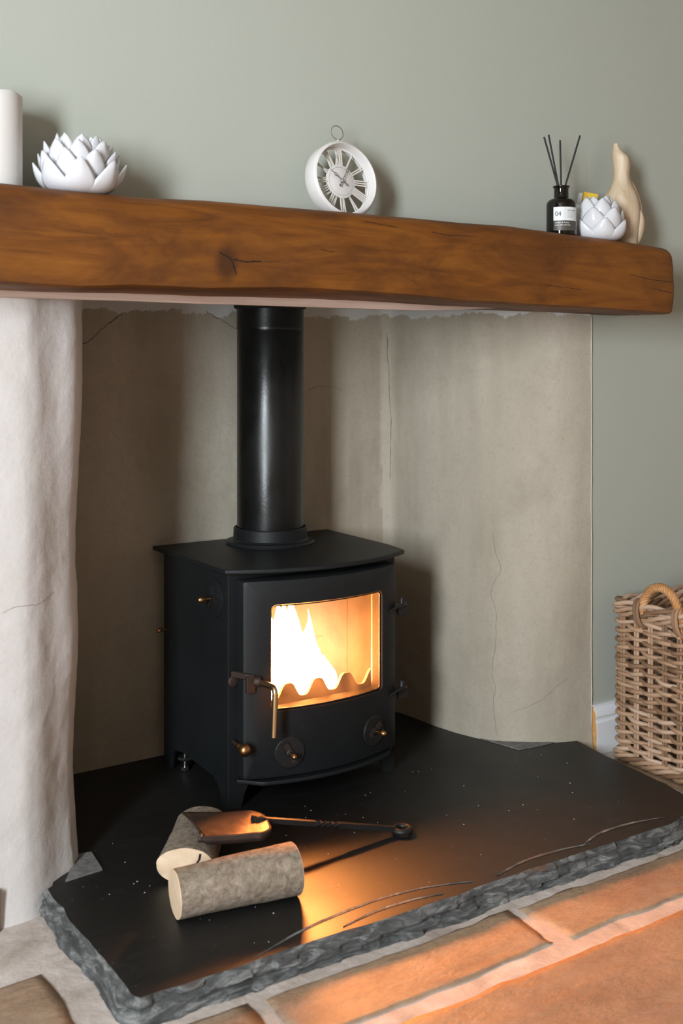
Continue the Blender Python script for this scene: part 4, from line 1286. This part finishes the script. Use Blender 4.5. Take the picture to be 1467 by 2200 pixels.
for r_ in range(ROWS):
    z = FZ + 0.034 + (KH - 0.075) * r_ / (ROWS - 1)
    pts = []; rad = []
    m = NST * 8
    for i in range(m):
        s_ = i / m
        p, nr = perim(s_, 0.007)
        ph = PI * (s_ * NST - 0.12) + PI * r_
        d = 0.0072 * math.cos(ph)
        jz = 0.0042 * math.sin(ph * 0.5 + r_ * 1.3) + 0.003 * nz(s_ * 24, r_ * 3.1)
        pts.append(p + nr * d + Vector((0, 0, z + jz))); rad.append(0.0049 + 0.0011 * nz(s_ * 17, r_ * 7.7))
    G().tube(pts, rad, 8, True).build('weaver', 'willow', bas)
# bottom and top borders: several rods plaited round each other
def border(z, strands, amp, rr, turns, seed):
    for k in range(strands):
        pts = []; m = 260
        for i in range(m):
            s_ = i / m; p, nr = perim(s_, 0.006)
            ph = 2 * PI * turns * s_ + 2 * PI * k / strands
            pts.append(p + nr * amp * math.cos(ph) + Vector((0, 0, z + amp * 1.15 * math.sin(ph) + 0.0015 * nz(s_ * 30, k, seed))))
        G().tube(pts, rr, 8, True).build('border_rod', 'willow', bas)
border(FZ + 0.0165, 4, 0.0072, 0.0050, 9, 1)
border(FZ + KH - 0.020, 4, 0.0080, 0.0050, 8, 2)
border(FZ + KH - 0.004, 3, 0.0068, 0.0052, 7, 3)
# woven base
rows = [[(KX0 + 0.012, KY0 + 0.012, FZ + 0.012), (KX0 + 0.012, KY1 - 0.012, FZ + 0.012)], [(KX1 - 0.012, KY0 + 0.012, FZ + 0.012), (KX1 - 0.012, KY1 - 0.012, FZ + 0.012)]]
G().box((KX0 + 0.012, KY0 + 0.012, FZ + 0.008), (KX1 - 0.012, KY1 - 0.012, FZ + 0.014)).build('base', 'willow', bas, False)
# twisted handles on the two short sides
def rope_handle(x, yc, dirx):
    path = []
    hw, zt_, zb = 0.056, FZ + KH + 0.052, FZ + KH - 0.050
    for i in range(61):
        t_ = i / 60; a = PI * t_
        y = yc + hw * math.cos(a) * (1.0 if True else 1)
        z = zb + (zt_ - zb) * math.sin(a) ** 0.72 if 0 < t_ < 1 else zb
        path.append(Vector((x, y, z)))
    h = None
    for k in range(5):
        pts = []
        for i, p in enumerate(path):
            tg = (path[min(i + 1, 60)] - path[max(i - 1, 0)]).normalized()
            u = Vector((1, 0, 0)); w = tg.cross(u).normalized()
            ph = 2 * PI * 5.5 * i / 60 + 2 * PI * k / 5
            rr = 0.0062
            pts.append(p + (u * math.cos(ph) + w * math.sin(ph)) * rr)
        if h is None:
            h = G().tube(path, 0.0048, 8).build('handle', 'willow_gold', bas)
        G().tube(pts, 0.0043, 8).build('handle_strand', 'willow_gold', h)
    for sg in (1, -1):
        for k in range(2):
            pts = []
            for i in range(30):
                a = 2 * PI * i / 30
                pts.append(Vector((x + dirx * 0.001 + 0.0185 * math.cos(a), yc + sg * (hw - 0.001) + (k - 0.5) * 0.009 + 0.006 * math.sin(a), FZ + KH - 0.016 + 0.030 * math.sin(a))))
            G().tube(pts, 0.0040, 8, True).build('handle_wrap', 'willow', h)
rope_handle(KX0 + 0.006, 1.706, -1)
rope_handle(KX1 - 0.006, 1.706, 1)
# turquoise-tipped stick of something standing in the basket
tq = thing('turquoise_tipped_stick', (2.085, 1.70, FZ + 0.0145), 'turquoise-tipped thin item standing inside the wicker basket', 'stick')
G().tube([(2.085, 1.70, FZ + 0.0145), (2.085, 1.72, FZ + 0.352)], 0.005, 10).build('shaft', 'rust_iron', tq)
G().lathe([(0.004, 0), (0.0075, 0.002), (0.0080, 0.008), (0.006, 0.014), (0.002, 0.016)], (2.085, 1.72, FZ + 0.345), 14).build('tip', 'turquoise', tq)
